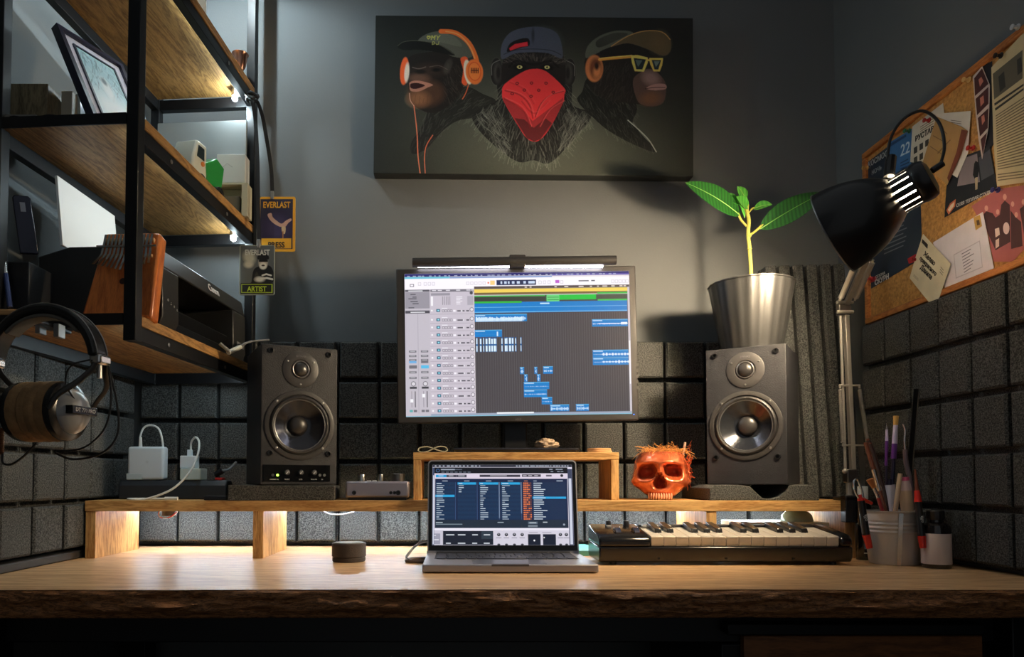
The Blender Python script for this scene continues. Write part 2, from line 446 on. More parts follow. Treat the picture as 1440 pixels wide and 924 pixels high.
def fix_parent(t):
    bpy.context.view_layer.update()
    for c in t.children: c.matrix_parent_inverse = t.matrix_world.inverted()
live_edge()
def under(t):
    """children were built in world coordinates: make the empty at the base keep them there"""
    bpy.context.view_layer.update(); inv = t.matrix_world.inverted()
    for c in t.children:
        c.matrix_parent_inverse = inv
under(bpy.data.objects['live_edge_desk'])

# drawer unit hardly visible under the desk
t = thing('drawer_cabinet', 'dark drawer cabinet with brown wooden front under the desk right side', 'cabinet', (.64, 1.4, ZF))
MB().box(.43, .84, 1.17, 1.6, ZF+.001, ZD-.102).build('body', BLK, t, bev=.003)
a = PX; b0 = P(1044, 893, 1.158); b1 = P(1378, 893, 1.158)
dm = wood('drawer_front_wood', (96, 58, 30), (140, 88, 48), (1.5, 10, 10), gs=6)
MB().box(b0.x, b1.x, 1.152, 1.169, b0.z-.17, b0.z).build('drawer_front', dm, t, bev=.002)
MB().box(b0.x, b1.x, 1.152, 1.169, b0.z-.35, b0.z-.175).build('drawer_front', dm, t, bev=.002)
t2 = bpy.data.objects['drawer_cabinet']
MB().box(.43, .84, 1.14, 1.169, b0.z+.003, b0.z+.021).build('front_rail', BLK, t, bev=.002)
under(t)
# crumpled bag and loose charging lead in the dark under the desk
mb = MB(); mb.sphere((0, 0, 0), 1, n=48, m=30)
from mathutils import noise
for v in mb.bm.verts:
    n = noise.noise(v.co*2.2)*.35+noise.noise(v.co*6)*.16
    v.co = Vector((v.co.x*.15, v.co.y*.10, v.co.z*.10))*(1+n)
zs = min(v.co.z for v in mb.bm.verts)
o = mb.build('cloth_bag', mat('dark_cloth', (62, 54, 46), .9, var=.2, vscale=10), sub=1); o.location = (-.42, 1.42, ZF+.25)
MB()
tag(o, 'crumpled dark cloth bundle in the shadow under the desk left side', 'bag')
MB().box(-.6, -.25, 1.3, 1.56, ZF+.001, ZF+.03)
pb = MB().box(-.62, -.22, 1.28, 1.58, ZF+.001, -.66).build('storage_box', mat('dark_box', (34, 30, 28), .8), bev=.004)
tag(pb, 'dark storage box beneath the cloth bundle under the desk', 'box')
bpy.context.view_layer.update(); o.location.z = -.6585-min(v.co.z for v in o.data.vertices)
# ------------------------------------------------------------------ long shelf riser
x0, x1 = -.784, .8385; yf = 1.50; yb = 1.712
t = thing('desk_riser', 'long pine riser shelf running across the back of the desk', 'shelf', (0, 1.6, ZD))
MB().box(x0, x1, yf, yb, ZR-.0225, ZR).build('board', PINE, t, bev=.0008)
for xa, xb in ((x0+.001, x0+.022), (-.4305, -.4085), (.525, .5465), (x1-.0215, x1-.0005)):
    MB().box(xa, xb, yf+.002, yb-.004, ZD, ZR-.0226).build('leg', PINEV, t, bev=.0008)
under(t)
# small stand
t = thing('monitor_stand_shelf', 'small pine bench standing on the riser under the monitor', 'shelf', (.13, 1.62, ZR))
a = P(581, 700, 1.56).x; b = P(871, 700, 1.56).x; zt = P(700, 636, 1.56).z
MB().box(a, b, 1.56, 1.70, zt-.0165, zt).build('top_board', PINE, t, bev=.0008)
MB().box(a+.0005, a+.0175, 1.5605, 1.6995, ZR, zt-.0166).build('leg', PINEV, t, bev=.0008)
MB().box(b-.0175, b-.0005, 1.5605, 1.6995, ZR, zt-.0166).build('leg', PINEV, t, bev=.0008)
under(t); ZS = zt

# ------------------------------------------------------------------ light strips (lamps of the room)
LED = emat('cool_led', (214, 236, 255), 66)
o = MB().box(-.758, -.435, 1.688, 1.697, ZR-.0255, ZR-.0227).build('led_strip', LED, loc=(-.6, 1.69, ZR-.0227))
tag(o, 'thin cool white light strip under the riser, left bay', 'light strip', None)
o = MB().box(-.404, .52, 1.688, 1.697, ZR-.0255, ZR-.0227).build('led_strip', LED, loc=(0, 1.69, ZR-.0227))
tag(o, 'long cool white light strip under the riser behind the laptop', 'light strip')
o = MB().box(.552, .812, 1.688, 1.697, ZR-.0255, ZR-.0227).build('led_strip', LED, loc=(.68, 1.69, ZR-.0227))
tag(o, 'thin cool white light strip under the riser, right bay behind the keyboard', 'light strip')

# ------------------------------------------------------------------ canvas print
c_tl, c_tr, c_bl, c_br = [P(*q, 1.785) for q in ((525, 25), (973, 22), (528, 249), (977, 243))]
xa, xb = (c_tl.x+c_bl.x)/2, (c_tr.x+c_br.x)/2; za, zb = (c_bl.z+c_br.z)/2, (c_tl.z+c_tr.z)/2
roll = -.009
t = thing('canvas_print', 'wide dark canvas print of three chimpanzees hanging above the monitor', 'picture', ((xa+xb)/2, YB-.0005, (za+zb)/2))
W2, H2 = (xb-xa)/2, (zb-za)/2
MB().box(-W2, W2, -.034, 0, -H2, H2).build('stretched_frame', mat('canvas_edge', (40, 42, 40), .55), t, bev=.002)
pt = Paint(80, 1400, 72, 735, 760, 382, (30, 32, 30))
BG0 = pt.a[0, 0].copy()
R = ((pt.X-760)/620)**2+((pt.Y-560)/420)**2
g = np.exp(-R*2.0)[..., None]
pt.a = pt.a*(1-g)+np.array(lin((108, 112, 100)))*g
down = lambda x, y: (0, 1)
# left chimp
b1_ = [(300,470),(330,430),(450,370),(530,400),(585,430),(545,490),(430,512),(360,560),(300,630),(240,655),(232,610),(262,560),(290,510)]
pt.poly(b1_, (22,22,20), smooth=4, al=.96)
pt.fur(420, b1_, lambda x, y: (-(x-300)*.3-20, 60), 34, (30,30,28), (88,88,82), .55, 2, 2)
pt.line([(470,358),(458,395),(444,422)], 3, (190,90,52), smooth=4)
head1 = [(216,300),(222,245),(300,225),(400,225),(455,280),(452,350),(425,410),(360,470),(300,480),(245,452),(224,415),(218,370)]
pt.poly(head1, (24,20,18), smooth=4)
pt.fur(200, [(380,250),(450,290),(430,400),(370,460),(350,380)], lambda x, y: (.5, 1), 26, (30,27,25), (78,70,62), .5, 2, 9)
pt.ell(292, 398, 74, 56, (66,44,32), soft=.25, al=.95); pt.ell(262, 424, 42, 30, (128,86,58), soft=.5, al=.75)
pt.ell(310,300,62,26,(46,34,28), soft=.5, al=.8)
pt.ell(262,335,40,18,(92,66,54), soft=.5, al=.8); pt.ell(268,308,22,9,(14,11,10), soft=.4); pt.ell(334,300,19,8,(10,9,9), soft=.4)
pt.line([(235,290),(262,296),(290,288)],4,(104,92,86),.6,4); pt.line([(305,288),(345,282),(380,298)],3,(96,84,76),.5,4)
pt.poly([(226,352),(262,346),(320,362),(300,374),(262,392),(230,390),(224,372)], (150,104,88), smooth=4)
pt.poly([(228,360),(256,356),(288,366),(256,380),(230,378)], (38,12,12), smooth=4)
pt.ell(382,285,12,26,(86,80,74),20,.6,.5)
for k in range(7): pt.line([(250+k*17,405+k%3*8),(246+k*17,440+k%2*9)], 2, (60,38,26), .5)
# headphones of the left chimp
pt.ell(202,306,18,58,(206,84,40),4); pt.ell(212,312,10,40,(198,184,170),4,.2)
pt.poly([(258,182),(290,150),(350,136),(420,148),(465,190),(482,244),(400,243),(330,200)], (72,74,66), smooth=4)
pt.poly([(300,168),(350,146),(410,160),(440,200),(380,190)], (92,94,84), al=.6, smooth=4)
pt.poly([(170,203),(195,182),(262,178),(345,192),(412,238),(330,224),(260,216),(200,218)], (12,12,11), smooth=4)
pt.line([(172,200),(200,182),(262,178),(345,194),(405,232)],2,(84,84,70),.7,4)
def glyphs(p, s, x, y, h, c, w=3, step=None, sl=0):
    G = {'M':[[(0,1),(0,0),(.5,.6),(1,0),(1,1)]],'Y':[[(0,0),(.5,.5),(1,0)],[(.5,.5),(.5,1)]],'D':[[(0,0),(0,1),(.8,.8),(.8,.2),(0,0)]],
         'J':[[(1,0),(1,.9),(.3,1),(0,.7)]],'h':[[(.5,.9),(0,.4),(.2,.1),(.5,.3),(.8,.1),(1,.4),(.5,.9)]],'O':[[(0,0),(1,0),(1,1),(0,1),(0,0)]]}
    for i, ch in enumerate(s):
        for st in G.get(ch, []): p.line([(x+i*h*1.15+a*h*.8+sl*(1-b)*h, y+b*h) for a, b in st], w, c)
glyphs(pt, 'hMY', 292, 155, 17, (170,172,84), 3, sl=.2); glyphs(pt, 'DJ', 316, 180, 13, (150,152,84), 2.4, sl=.2)
pt.line([(352,137),(410,142),(462,178),(492,230),(508,290),(512,330)], 19, (219,98,42), smooth=5)
pt.line([(372,137),(425,150),(470,196),(494,250)], 4, (250,160,96), .7, 5)
pt.poly([(434,252),(462,246),(470,300),(462,362),(440,352),(446,300)], (196,78,40), smooth=3)
pt.ell(466,308,17,52,(206,190,172),-8); pt.ell(492,307,36,52,(224,104,46),-6); pt.ell(493,305,27,40,(170,70,32),-6); pt.ell(493,305,24,36,(226,112,52),-6)
for k in range(5): pt.rect(478+k*7,290,482+k*7,313,(60,26,16)); 
pt.rect(478,299,510,303,(60,26,16))
pt.line([(243,452),(252,520),(258,580),(262,660),(272,736)],3.4,(206,110,80),smooth=5); pt.line([(322,575),(296,620),(289,670),(293,736)],3,(196,100,72),smooth=5)
pt.line([(224,400),(228,430),(243,452)],3,(196,150,130),.8,4)
# right chimp
b3 = [(960,330),(1010,330),(1140,400),(1168,460),(1150,515),(1200,565),(1248,638),(1150,605),(1050,550),(985,495),(920,425),(940,385)]
pt.poly(b3, (20,21,19), smooth=4)
pt.fur(520, b3, lambda x, y: (.5, 1), 32, (26,27,25), (84,86,80), .5, 2, 5)
pt.line([(1130,505),(1170,540),(1215,585),(1247,636)],4,(168,170,164),.8,4); pt.line([(1150,515),(1190,565),(1225,600)],3,(120,122,116),.6,4)
pt.poly([(968,232),(1150,205),(1262,235),(1262,300),(1288,360),(1276,432),(1222,448),(1165,436),(1110,430),(1000,400),(955,310)], (26,23,21), smooth=4)
pt.fur(320, [(1010,250),(1140,260),(1160,420),(1080,420),(980,380)], lambda x, y: (-.4, 1), 26, (30,28,26), (78,72,64), .45, 2, 6)
pt.poly([(1150,340),(1185,300),(1225,288),(1268,318),(1288,362),(1276,430),(1222,446),(1172,426)], (78,60,54), smooth=4)
pt.ell(1225,328,34,26,(140,112,108),25,.5,.75); pt.ell(1225,412,42,26,(108,74,48),-8,.5,.7)
pt.poly([(1205,370),(1240,352),(1284,352),(1286,372),(1240,378)], (150,116,110), smooth=4)
pt.line([(1202,372),(1240,366),(1284,366)],3,(40,24,24),smooth=4)
pt.poly([(956,245),(962,195),(1010,152),(1080,128),(1150,134),(1140,175),(1060,196),(1005,222)], (80,84,74), smooth=4)
pt.poly([(1000,170),(1070,138),(1130,140),(1090,165),(1010,200)], (40,42,37), al=.7, smooth=4)
pt.poly([(1010,222),(1060,196),(1130,180),(1220,212),(1255,235),(1150,226),(1080,234)], (18,18,17), smooth=4)
pt.poly([(1058,196),(1130,150),(1200,127),(1272,130),(1306,162),(1306,212),(1275,232),(1215,206),(1130,180)], (84,72,50), smooth=4)
pt.ell(1262,178,36,42,(98,80,54),0,.6,.6)
pt.line([(1060,194),(1130,150),(1200,128),(1270,131),(1305,163)],3.4,(176,134,80),smooth=4)
pt.ell(990,288,37,57,(176,108,66)); pt.ell(996,288,25,43,(106,58,34),0,.2); pt.ell(1002,300,15,26,(196,128,80),10,.4,.8); pt.ell(1000,278,9,16,(40,20,14),0,.4)
pt.line([(1012,250),(1060,244),(1146,236)],12,(226,150,64)); pt.line([(1012,246),(1146,232)],3,(250,196,110))
pt.poly([(1142,232),(1170,230),(1212,240),(1212,262),(1196,300),(1158,298),(1146,262)], (232,186,96), smooth=0)
pt.poly([(1218,242),(1276,242),(1272,272),(1262,298),(1236,298),(1222,268)], (226,176,84)); pt.line([(1205,250),(1225,252)],7,(226,176,84))
pt.poly([(1153,242),(1205,248),(1190,290),(1164,290)], (24,34,38)); pt.poly([(1228,250),(1268,250),(1256,290),(1240,290)], (28,44,50))
pt.poly([(1160,250),(1190,252),(1172,280)], (110,124,118), .5); pt.poly([(1238,256),(1262,256),(1246,280)], (130,144,134), .6)
# middle chimp
b2 = [(610,330),(590,420),(540,450),(485,492),(515,555),(600,635),(680,685),(740,676),(800,690),(860,640),(925,560),(970,510),(972,470),(900,440),(875,330)]
pt.poly(b2, (22,22,21), smooth=4)
pt.fur(1300, b2, lambda x, y: ((x-740)*.25, 60+(y-430)*.1), 40, (34,35,33), (134,136,128), .5, 2.2, 3)
pt.fur(300, [(490,490),(560,450),(600,470),(640,620),(600,640)], lambda x, y: (.7, 1), 36, (60,62,58), (156,158,150), .5, 2, 12)
pt.fur(300, [(880,450),(960,470),(970,510),(890,610),(850,620)], lambda x, y: (-.5, 1), 36, (60,62,58), (156,158,150), .5, 2, 13)
for sx in (584, 888):
    pt.ell(sx,305,26,58,(24,23,23)); pt.ell(sx+(5 if sx<700 else -5),308,16,42,(60,58,56),0,.3,.8); pt.ell(sx+(8 if sx<700 else -8),310,9,28,(22,20,20),0,.4)
    pt.line([(sx+(14 if sx<700 else -14),256),(sx-(18 if sx<700 else -18),275),(sx-(20 if sx<700 else -20),320)],2.4,(130,130,126),.6,4)
pt.poly([(612,250),(640,215),(740,205),(840,215),(866,250),(868,350),(820,420),(740,440),(660,420),(608,350)], (24,22,21), smooth=4)
pt.fur(260, [(620,235),(860,235),(866,275),(740,262),(615,275)], lambda x, y: ((x-740)*.02, -1), 16, (50,46,44), (128,118,112), .5, 2, 4)
pt.line([(636,284),(668,258),(738,274),(806,258),(840,284)],9,(10,9,9),.8,4)
for ex in (680, 794):
    pt.ell(ex,286,26,13,(8,8,8),0,.3); pt.ell(ex,285,11,7,(190,184,120)); pt.ell(ex,285,4,4.5,(10,10,8))
pt.poly([(606,252),(606,190),(640,140),(700,118),(770,115),(828,135),(852,180),(856,246),(800,226),(735,222),(660,228)], (62,68,84), smooth=4)
pt.ell(790,160,50,34,(66,72,84),20,.7,.5); pt.ell(735,150,6,30,(26,28,34),0,.5,.7)
pt.poly([(626,218),(640,185),(680,166),(716,164),(720,194),(690,202),(640,220)], (14,10,12), smooth=3)
pt.poly([(636,206),(660,188),(712,178),(714,196),(684,200),(640,216)], (190,40,52))
pt.line([(614,232),(660,214),(735,208),(810,214),(852,232)],3,(20,22,28),.8,4)
bd = [(618,358),(688,308),(738,292),(792,303),(866,372),(866,400),(858,440),(804,545),(768,588),(742,598),(712,584),(680,540),(616,432),(608,392)]
pt.poly(bd, (206,52,56), smooth=3)
pt.poly([(612,412),(660,440),(700,470),(735,512),(790,470),(862,412),(858,442),(804,545),(768,588),(742,598),(712,584),(680,540),(616,432)], (120,40,44), al=.75)
pt.poly([(660,500),(700,505),(740,540),(790,500),(815,520),(768,588),(742,598),(712,584)], (58,26,28), al=.8)
for q, al in (([(620,385),(680,402),(720,442),(736,500)],.6),([(862,385),(810,402),(770,438),(745,495)],.6),([(615,420),(690,460),(725,540)],.5),([(860,430),(800,470),(760,540)],.5),([(640,350),(700,380),(740,440)],.25),([(690,430),(740,480),(800,430)],.35)):
    pt.line(q, 5, (110,22,30), al, 4); pt.line([(a+7, b-5) for a, b in q], 4, (236,104,100), al*.7, 4)
for q in ((670,354),(730,352),(790,352),(700,382),(760,382),(728,408),(650,398),(820,390)):
    pt.ell(q[0],q[1],7,6,(80,14,22)); pt.ell(q[0],q[1],3.5,3,(206,52,56))
bgm = np.array(lin((30, 32, 30)))*(1-g)+np.array(lin((108, 112, 100)))*g; f_ = np.clip(np.abs(pt.a-bgm).sum(2, keepdims=True)/.035, 0, 1); pt.a = pt.a*(.9+.8*f_)
nz = np.random.RandomState(1).normal(1, .05, pt.a.shape[:2])[..., None]; pt.a = np.clip(pt.a*nz, 0, 1)
pt.mesh('printed_picture', attr_mat('canvas_ink', .5, spec=.3), [(-W2+.001, -.0355, H2-.001), (W2-.001, -.0355, H2-.001), (W2-.001, -.0355, -H2+.001), (-W2+.001, -.0355, -H2+.001)], t)
t.rotation_euler = (0, .009, 0)
# ------------------------------------------------------------------ monitor
YM = 1.615
c = P(727, 484, YM); wM = .3405*YM; hM = .2195*YM*1.005
t = thing('monitor', 'black desktop monitor showing a music editing program with blue tracks', 'monitor', (c.x, YM, ZS))
zc = c.z-ZS; M = T(0, 0, zc, ry=-.014)
MB().box(-wM/2, wM/2, 0, .022, -hM/2, hM/2, M).build('housing', mat('monitor_black', (52, 50, 50), .42), t, bev=.003)
MB().box(-wM/2+.05, wM/2-.05, .0215, .045, -hM/2+.06, hM/2-.06, M).build('rear_cover', BLKP, t, bev=.008)
pt = Paint(78, 1178, 150, 846, 620, 392, (222, 214, 222))
Pp = pt
pt.rect(78,150,1178,166,(40,38,104)); pt.rect(78,166,300,175,(104,190,214)); pt.rect(300,168,800,175,(120,150,200)); pt.rect(800,160,1178,168,(90,80,160))
rr = random.Random(5)
for k in range(40): x = 90+k*26+rr.uniform(-5,5); pt.rect(x,160,x+rr.uniform(6,16),164,(190,200,230),.7)
pt.rect(78,176,1178,228,(246,240,250))
pt.rect(104,200,124,214,(70,70,76)); pt.rect(107,203,121,211,(246,240,250))
for x in (144,172,192,212,380,400,420,440,460,734,756,778,840,1090,1108,1126,1144,1160): pt.rect(x,192,x+15,208,(196,190,200)); pt.rect(x+2,194,x+13,206,(240,236,244))
pt.rect(484,195,492,203,(230,110,70)); pt.rect(497,188,520,210,(244,204,130))
pt.rect(528,186,722,212,(36,44,84))
for x,w in ((548,8),(566,12),(584,8),(604,12),(628,14),(660,12),(684,28),(550,4),(708,8)): pt.rect(x,193,x+w,205,(196,210,236))
pt.rect(816,190,836,205,(184,90,196)); pt.rect(930,193,980,198,(60,60,66)); pt.rect(992,192,1010,198,(90,90,96))
# inspector and track list
pt.rect(78,228,200,846,(190,184,194)); pt.rect(200,228,415,846,(196,188,200)); pt.rect(80,240,200,320,(150,146,156)); pt.rect(80,228,200,238,(92,90,98)); pt.rect(80,330,200,344,(80,78,86))
for k,(y,w) in enumerate(((232,70),(249,26),(262,20),(270,40),(284,36),(294,30),(314,28),(336,70))): pt.rect(96+(k%3)*10,y,96+(k%3)*10+w,y+4,(230,230,236) if y in (232,336) else (70,70,78))
pt.rect(140,344,142,830,(160,156,166)); 
for x in (96,154):
    for y in (524,546,566,598,625,652): pt.rect(x,y,x+36,y+10,(112,110,118)); pt.rect(x+6,y+3,x+30,y+6,(190,190,196))
    pt.rect(x,575,x+36,586,(110,170,220) if x<100 else (112,110,118)); pt.rect(x,596,x+38,612,(90,184,226) if x>100 else (112,110,118))
    pt.ell(x+20,686,12,12,(90,90,96),0,.1); pt.ell(x+20,686,9,9,(214,210,218),0,.1)
    pt.rect(x+2,700,x+36,710,(60,60,66)); pt.rect(x+10,722,x+12,800,(110,108,116)); pt.rect(x+26,722,x+30,800,(50,50,56)); pt.rect(x+4,735 if x>100 else 760,x+18,752 if x>100 else 776,(240,240,244)); pt.rect(x,812,x+16,823,(90,170,170) if x<100 else (110,108,116)); pt.rect(x+20,812,x+36,823,(110,108,116))
pt.rect(204,228,418,240,(120,116,126))
for x in (212,240,280,330,380,404): pt.rect(x,231,x+20,235,(226,222,230))
pt.rect(206,246,300,258,(150,146,156)); pt.ell(404,247,8,8,(70,70,76),0,.1)
for k in range(5): pt.rect(262+k*9,262,264+k*9,304,(90,88,96))
for k in range(6): pt.rect(330,264+k*7,330+rr.choice((20,30,36)),267+k*7,(236,232,240))
pt.rect(206,262,216,308,(240,238,242)); pt.rect(384,262,414,306,(170,165,176))
ys = [331,376,413,450,487,524,561,598,635,671,708,745,782,818]
for y in ys:
    pt.rect(200,y+17,416,y+18.5,(120,116,126),.7)
    pt.rect(206,y-4,214,y+4,(240,238,242)); pt.rect(232,y-7,250,y+7,(24,84,112)); pt.rect(237,y-3,246,y+3,(150,220,236))
    pt.rect(258,y-12,286,y-8,(230,228,236))
    for k in range(4): pt.rect(260+k*13,y-4,271+k*13,y+8,(110,106,116)); pt.rect(262+k*13,y-2,269+k*13,y+6,(206,200,210))
    pt.rect(314,y-2,326,y+7,(240,236,244))
    v = rr.choice((10,22,34)); pt.rect(334,y,370,y+6,(70,68,76)); pt.rect(334+v*.8,y-1,342+v*.8,y+7,(220,216,224)); pt.rect(378,y,392,y+6,(70,68,76))
    pt.ell(405,y-3,10,10,(84,82,90),0,.1); pt.ell(405,y-3,7.5,7.5,(222,216,224),0,.1)
# arrange area
pt.rect(418,228,1178,846,(70,66,70))
for k in range(66): pt.rect(424+k*11.5,350,425.6+k*11.5,830,(98,94,98),.8)
pt.rect(418,216,1178,228,(86,74,72)); pt.rect(418,230,1168,247,(236,204,92)); pt.rect(418,247,1178,258,(120,96,60))
for x in (666,690,812,860,930,985,1020,1046,1090,1130,1150): pt.rect(x,220,x+rr.uniform(8,24),225,(226,214,206))
pt.rect(418,258,1178,262,(196,200,200)); pt.rect(418,262,765,268,(60,170,70)); pt.rect(765,262,1168,298,(64,72,64)); pt.rect(418,268,765,290,(56,60,56)); pt.rect(1020,252,1168,260,(52,180,70))
pt.rect(772,262,1014,286,(30,190,62)); pt.rect(772,262,834,296,(100,206,120)); pt.rect(776,272,832,275,(30,120,50)); pt.rect(776,284,832,287,(30,120,50)); pt.rect(418,290,650,299,(48,176,66)); pt.rect(1022,286,1166,294,(60,190,80))
pt.rect(418,300,1165,346,(20,120,196)); pt.rect(650,294,1165,302,(20,120,196)); pt.rect(418,318,1165,320,(110,190,232)); pt.rect(418,341,1165,344,(110,190,232)); pt.rect(740,300,785,306,(190,226,246))
def clip(xa, ya, xb, yb, wave=1, c=(24,122,196)):
    pt.rect(xa,ya,xb,yb,c); pt.rect(xa,ya,xb,ya+3,(90,176,226)); pt.rect(xa+3,ya+4,xa+min(50,(xb-xa)*.6),ya+8,(180,216,240))
    m = (ya+yb)/2+4; x = xa+4
    while x < xb-4:
        a = wave*rr.uniform(.5,10); pt.rect(x,m-a,x+2.4,m+a,(206,232,248),.9); x += 3.2
clip(420,353,674,389,1); 
for k in range(60): x = 424+k*3.8; a = rr.uniform(4,14); pt.rect(x,378-a,x+3.4,388,(214,236,250),.9)
clip(992,385,1166,420,.3); pt.rect(1022,404,1166,407,(214,236,250)); 
for k in range(10): pt.ell(1135+k*3,405,2,6,(214,236,250))
clip(418,429,551,463,0); pt.rect(526,438,532,460,(206,232,248))
for x in (424,442,458,470,485,497,509,518,547,563,572,584,598,614,640):
    w = rr.uniform(6,12); pt.rect(x,466,x+w,536,(22,96,160)); pt.rect(x+1,468+rr.uniform(0,5),x+w-2,498,(220,238,250)); pt.rect(x+1,506,x+w-2,534,(220,238,250))
for y in (534,571):
    clip(992,y,1166,y+36,.1); pt.rect(1036,y+20,1166,y+22,(206,232,248))
    for k in range(9): pt.ell(1045+k*15,y+21,5,rr.uniform(3,8),(206,232,248),0,.3)
clip(636,612,656,646,1.2); clip(706,612,720,646,1.3); clip(749,610,796,646,.5); clip(656,648,672,683,1.2); clip(718,648,735,683,1.2)
clip(653,685,777,720,.15); clip(653,722,766,758,.3); clip(739,759,790,794,.3); clip(779,796,872,828,.9); clip(905,795,968,828,.9)
pt.rect(1168,228,1178,846,(196,190,200)); pt.rect(1170,490,1176,700,(240,238,242)); pt.rect(200,832,1178,846,(150,160,180)); pt.rect(520,829,700,836,(236,240,244)); pt.rect(78,842,1178,846,(120,180,200))
s0 = (78-40)/1180*wM-wM/2+.002; s1 = (1178-40)/1180*wM-wM/2+.004; sz1 = hM/2-.013-.0; sz0 = -hM/2+.0145
cn = [M @ Vector(q) for q in ((s0, -.0012, sz1), (s1, -.0012, sz1), (s1, -.0012, sz0), (s0, -.0012, sz0))]
pt.mesh('screen', attr_mat('monitor_screen', .25, estr=.86), cn, t)
text('brand_mark', 'ASUS', .006, M @ frame((0, -.0015, -hM/2+.0055), (1, 0, 0), (0, 0, 1)), mat('grey_print', (120, 120, 124)), t)
mb = MB()
for k in range(5): mb.box(wM/2-.004, wM/2+.001, -.0006, .001, -.055+k*-.013, -.048+k*-.013, M)
mb.build('button', mat('dark_button', (70, 68, 66), .5), t)
MB().box(wM/2-.0125, wM/2-.0105, -.0012, .001, -hM/2+.0125, -hM/2+.0145, M).build('power_light', emat('blue_led', (60, 120, 255), 3), t)
MB().box(-.028, .028, .05, .075, 0.0105, zc+.02).build('stand_neck', BLKP, t, bev=.004)
MB().box(-.02, .02, .03, .056, zc-.03, zc+.03).build('tilt_hinge', BLKP, t, bev=.004)
xa = P(638, 630, 1.575).x-c.x; xb = P(815, 630, 1.575).x-c.x
MB().box(xa, xb, -.035, .11, 0.004, .0105).build('stand_base', mat('dark_gloss', (30, 29, 34), .15), t, bev=.002)
MB().box(xa+.006, xb-.006, -.031, .106, 0, .004).build('stand_foot', BLKP, t)
# light bar
t = thing('monitor_light_bar', 'round dark light bar clipped on top of the monitor', 'lamp', (c.x, YM, c.z+hM/2))
xa = P(580, 367, YM-.01).x-c.x; xb = P(866, 367, YM-.01).x-c.x; zl = P(720, 367.5, YM-.015).z-(c.z+hM/2)
BAR = mat('bar_grey', (74, 72, 72), .4, metal=.6)
Ml = T(0, -.014, zl, ry=PI/2-.012)
MB().cyl(.0105, xa, xb, 28, Ml).build('tube', BAR, t, bev=.001)
MB().box(-.018, .018, -.022, -.002, zl-.014, zl+.0135).build('clamp', BAR, t, bev=.002)
MB().box(-.012, .012, .0225, .034, -.02, zl+.012).build('counterweight', BAR, t, bev=.002)
MB().box(-.012, .012, -.004, .034, zl+.004, zl+.013).build('bracket', BAR, t, bev=.002)
MB().box(xa+.012, xb-.03, -.014, -.006, zl-.0118, zl-.009).build('diffuser', emat('bar_light', (240, 238, 250), 22), t)
MB().tube(smooth_path([(-.008, .02, zl+.012), (-.006, .02, zl+.022), (.001, .022, zl+.024), (.006, .03, zl+.01), (.01, .04, -.03), (.01, .05, -.16)]), .0022, 8).build('cable', BLKP, t)

# ------------------------------------------------------------------ laptop
yf = 1.262; xl = P(593.5, 806, yf).x; xr = P(842, 806, yf).x; wL = xr-xl; xc = (xl+xr)/2; dL = .2
SPACE = mat('laptop_aluminium', (168, 166, 172), .42, metal=.6)
t = thing('laptop', 'open grey laptop on the desk showing a dark blue sound browser', 'laptop', (xc, yf, ZD))
MB().box(-wL/2, wL/2, 0, dL, .002, .0155).build('base', SPACE, t, bev=.0022)
for q in ((-wL/2+.03, .02), (wL/2-.045, .02), (-wL/2+.03, dL-.035), (wL/2-.045, dL-.035)): MB().box(q[0], q[0]+.015, q[1], q[1]+.015, 0, .002).build('rubber_foot', BLKP, t)
MB().box(-.033, .033, -.0004, .004, .0125, .0159).build('lid_notch', mat('notch', (96, 96, 102), .4, metal=.7), t)
MB().box(-.066, .066, .012, .088, .01545, .0158).build('trackpad', mat('trackpad', (136, 136, 142), .3, metal=.7), t)
MB().box(-.137, .137, .092, .192, .01545, .0158).build('keyboard_well', mat('well', (30, 30, 34), .5), t)
kb = MB(); KX = .134
rows = [14, 14, 14, 13, 12]
for r_, n in enumerate(rows):
    y0 = .176-r_*.0165+.0; w = 2*KX/n
    for k in range(n): kb.box(-KX+k*w+.0009, -KX+(k+1)*w-.0009, y0-.0145+.0065, y0+.0065, .0158, .0172)
w = 2*KX/14; y0 = .176-5*.0165
for a, b in [(i, i+1) for i in range(4)]+[(4, 9)]+[(i, i+1) for i in range(9, 14)]: kb.box(-KX+a*w+.0009, -KX+b*w-.0009, y0-.008, y0+.0065, .0158, .0172)
kb.build('keyboard', mat('key_black', (44, 46, 58), .45), t, bev=.0004, seg=1)
hinge = Vector((0, dL-.002, .0145)); topv = P(720, 647, 1.488)-Vector((xc, yf, ZD)); lean = math.atan2(topv.y-hinge.y, topv.z-hinge.z); hl = math.hypot(topv.y-hinge.y, topv.z-hinge.z)
M = T(0, hinge.y, hinge.z, rx=-lean)
MB().prism([(-wL/2+.001, 0), (wL/2-.001, 0)]+[(wL/2-.001-.009*(1-math.cos(a)), hl-.009*(1-math.sin(a))) for a in [i*PI/12 for i in range(7)]]+[(-wL/2+.001+.009*(1-math.cos(a)), hl-.009*(1-math.sin(a))) for a in [PI/2-i*PI/12 for i in range(7)]], -.0045, 0, M @ T(rx=PI/2)).build('lid', SPACE, t)
MB().prism([(-wL/2+.0035, .006), (wL/2-.0035, .006)]+[(wL/2-.0035-.007*(1-math.cos(a)), hl-.003-.007*(1-math.sin(a))) for a in [i*PI/12 for i in range(7)]]+[(-wL/2+.0035+.007*(1-math.cos(a)), hl-.003-.007*(1-math.sin(a))) for a in [PI/2-i*PI/12 for i in range(7)]], 0, .0008, M @ T(rx=PI/2)).build('bezel_glass', mat('bezel_black', (10, 10, 12), .15), t)
MB().cyl(.0045, -wL/2+.02, wL/2-.02, 16, T(0, dL-.003, .0145, ry=PI/2)).build('hinge', mat('hinge', (60, 60, 64), .4, metal=.6), t)
pt = Paint(168, 1002, 274, 776, 480, 290, (214, 210, 226))
NAVY = (20, 34, 66)
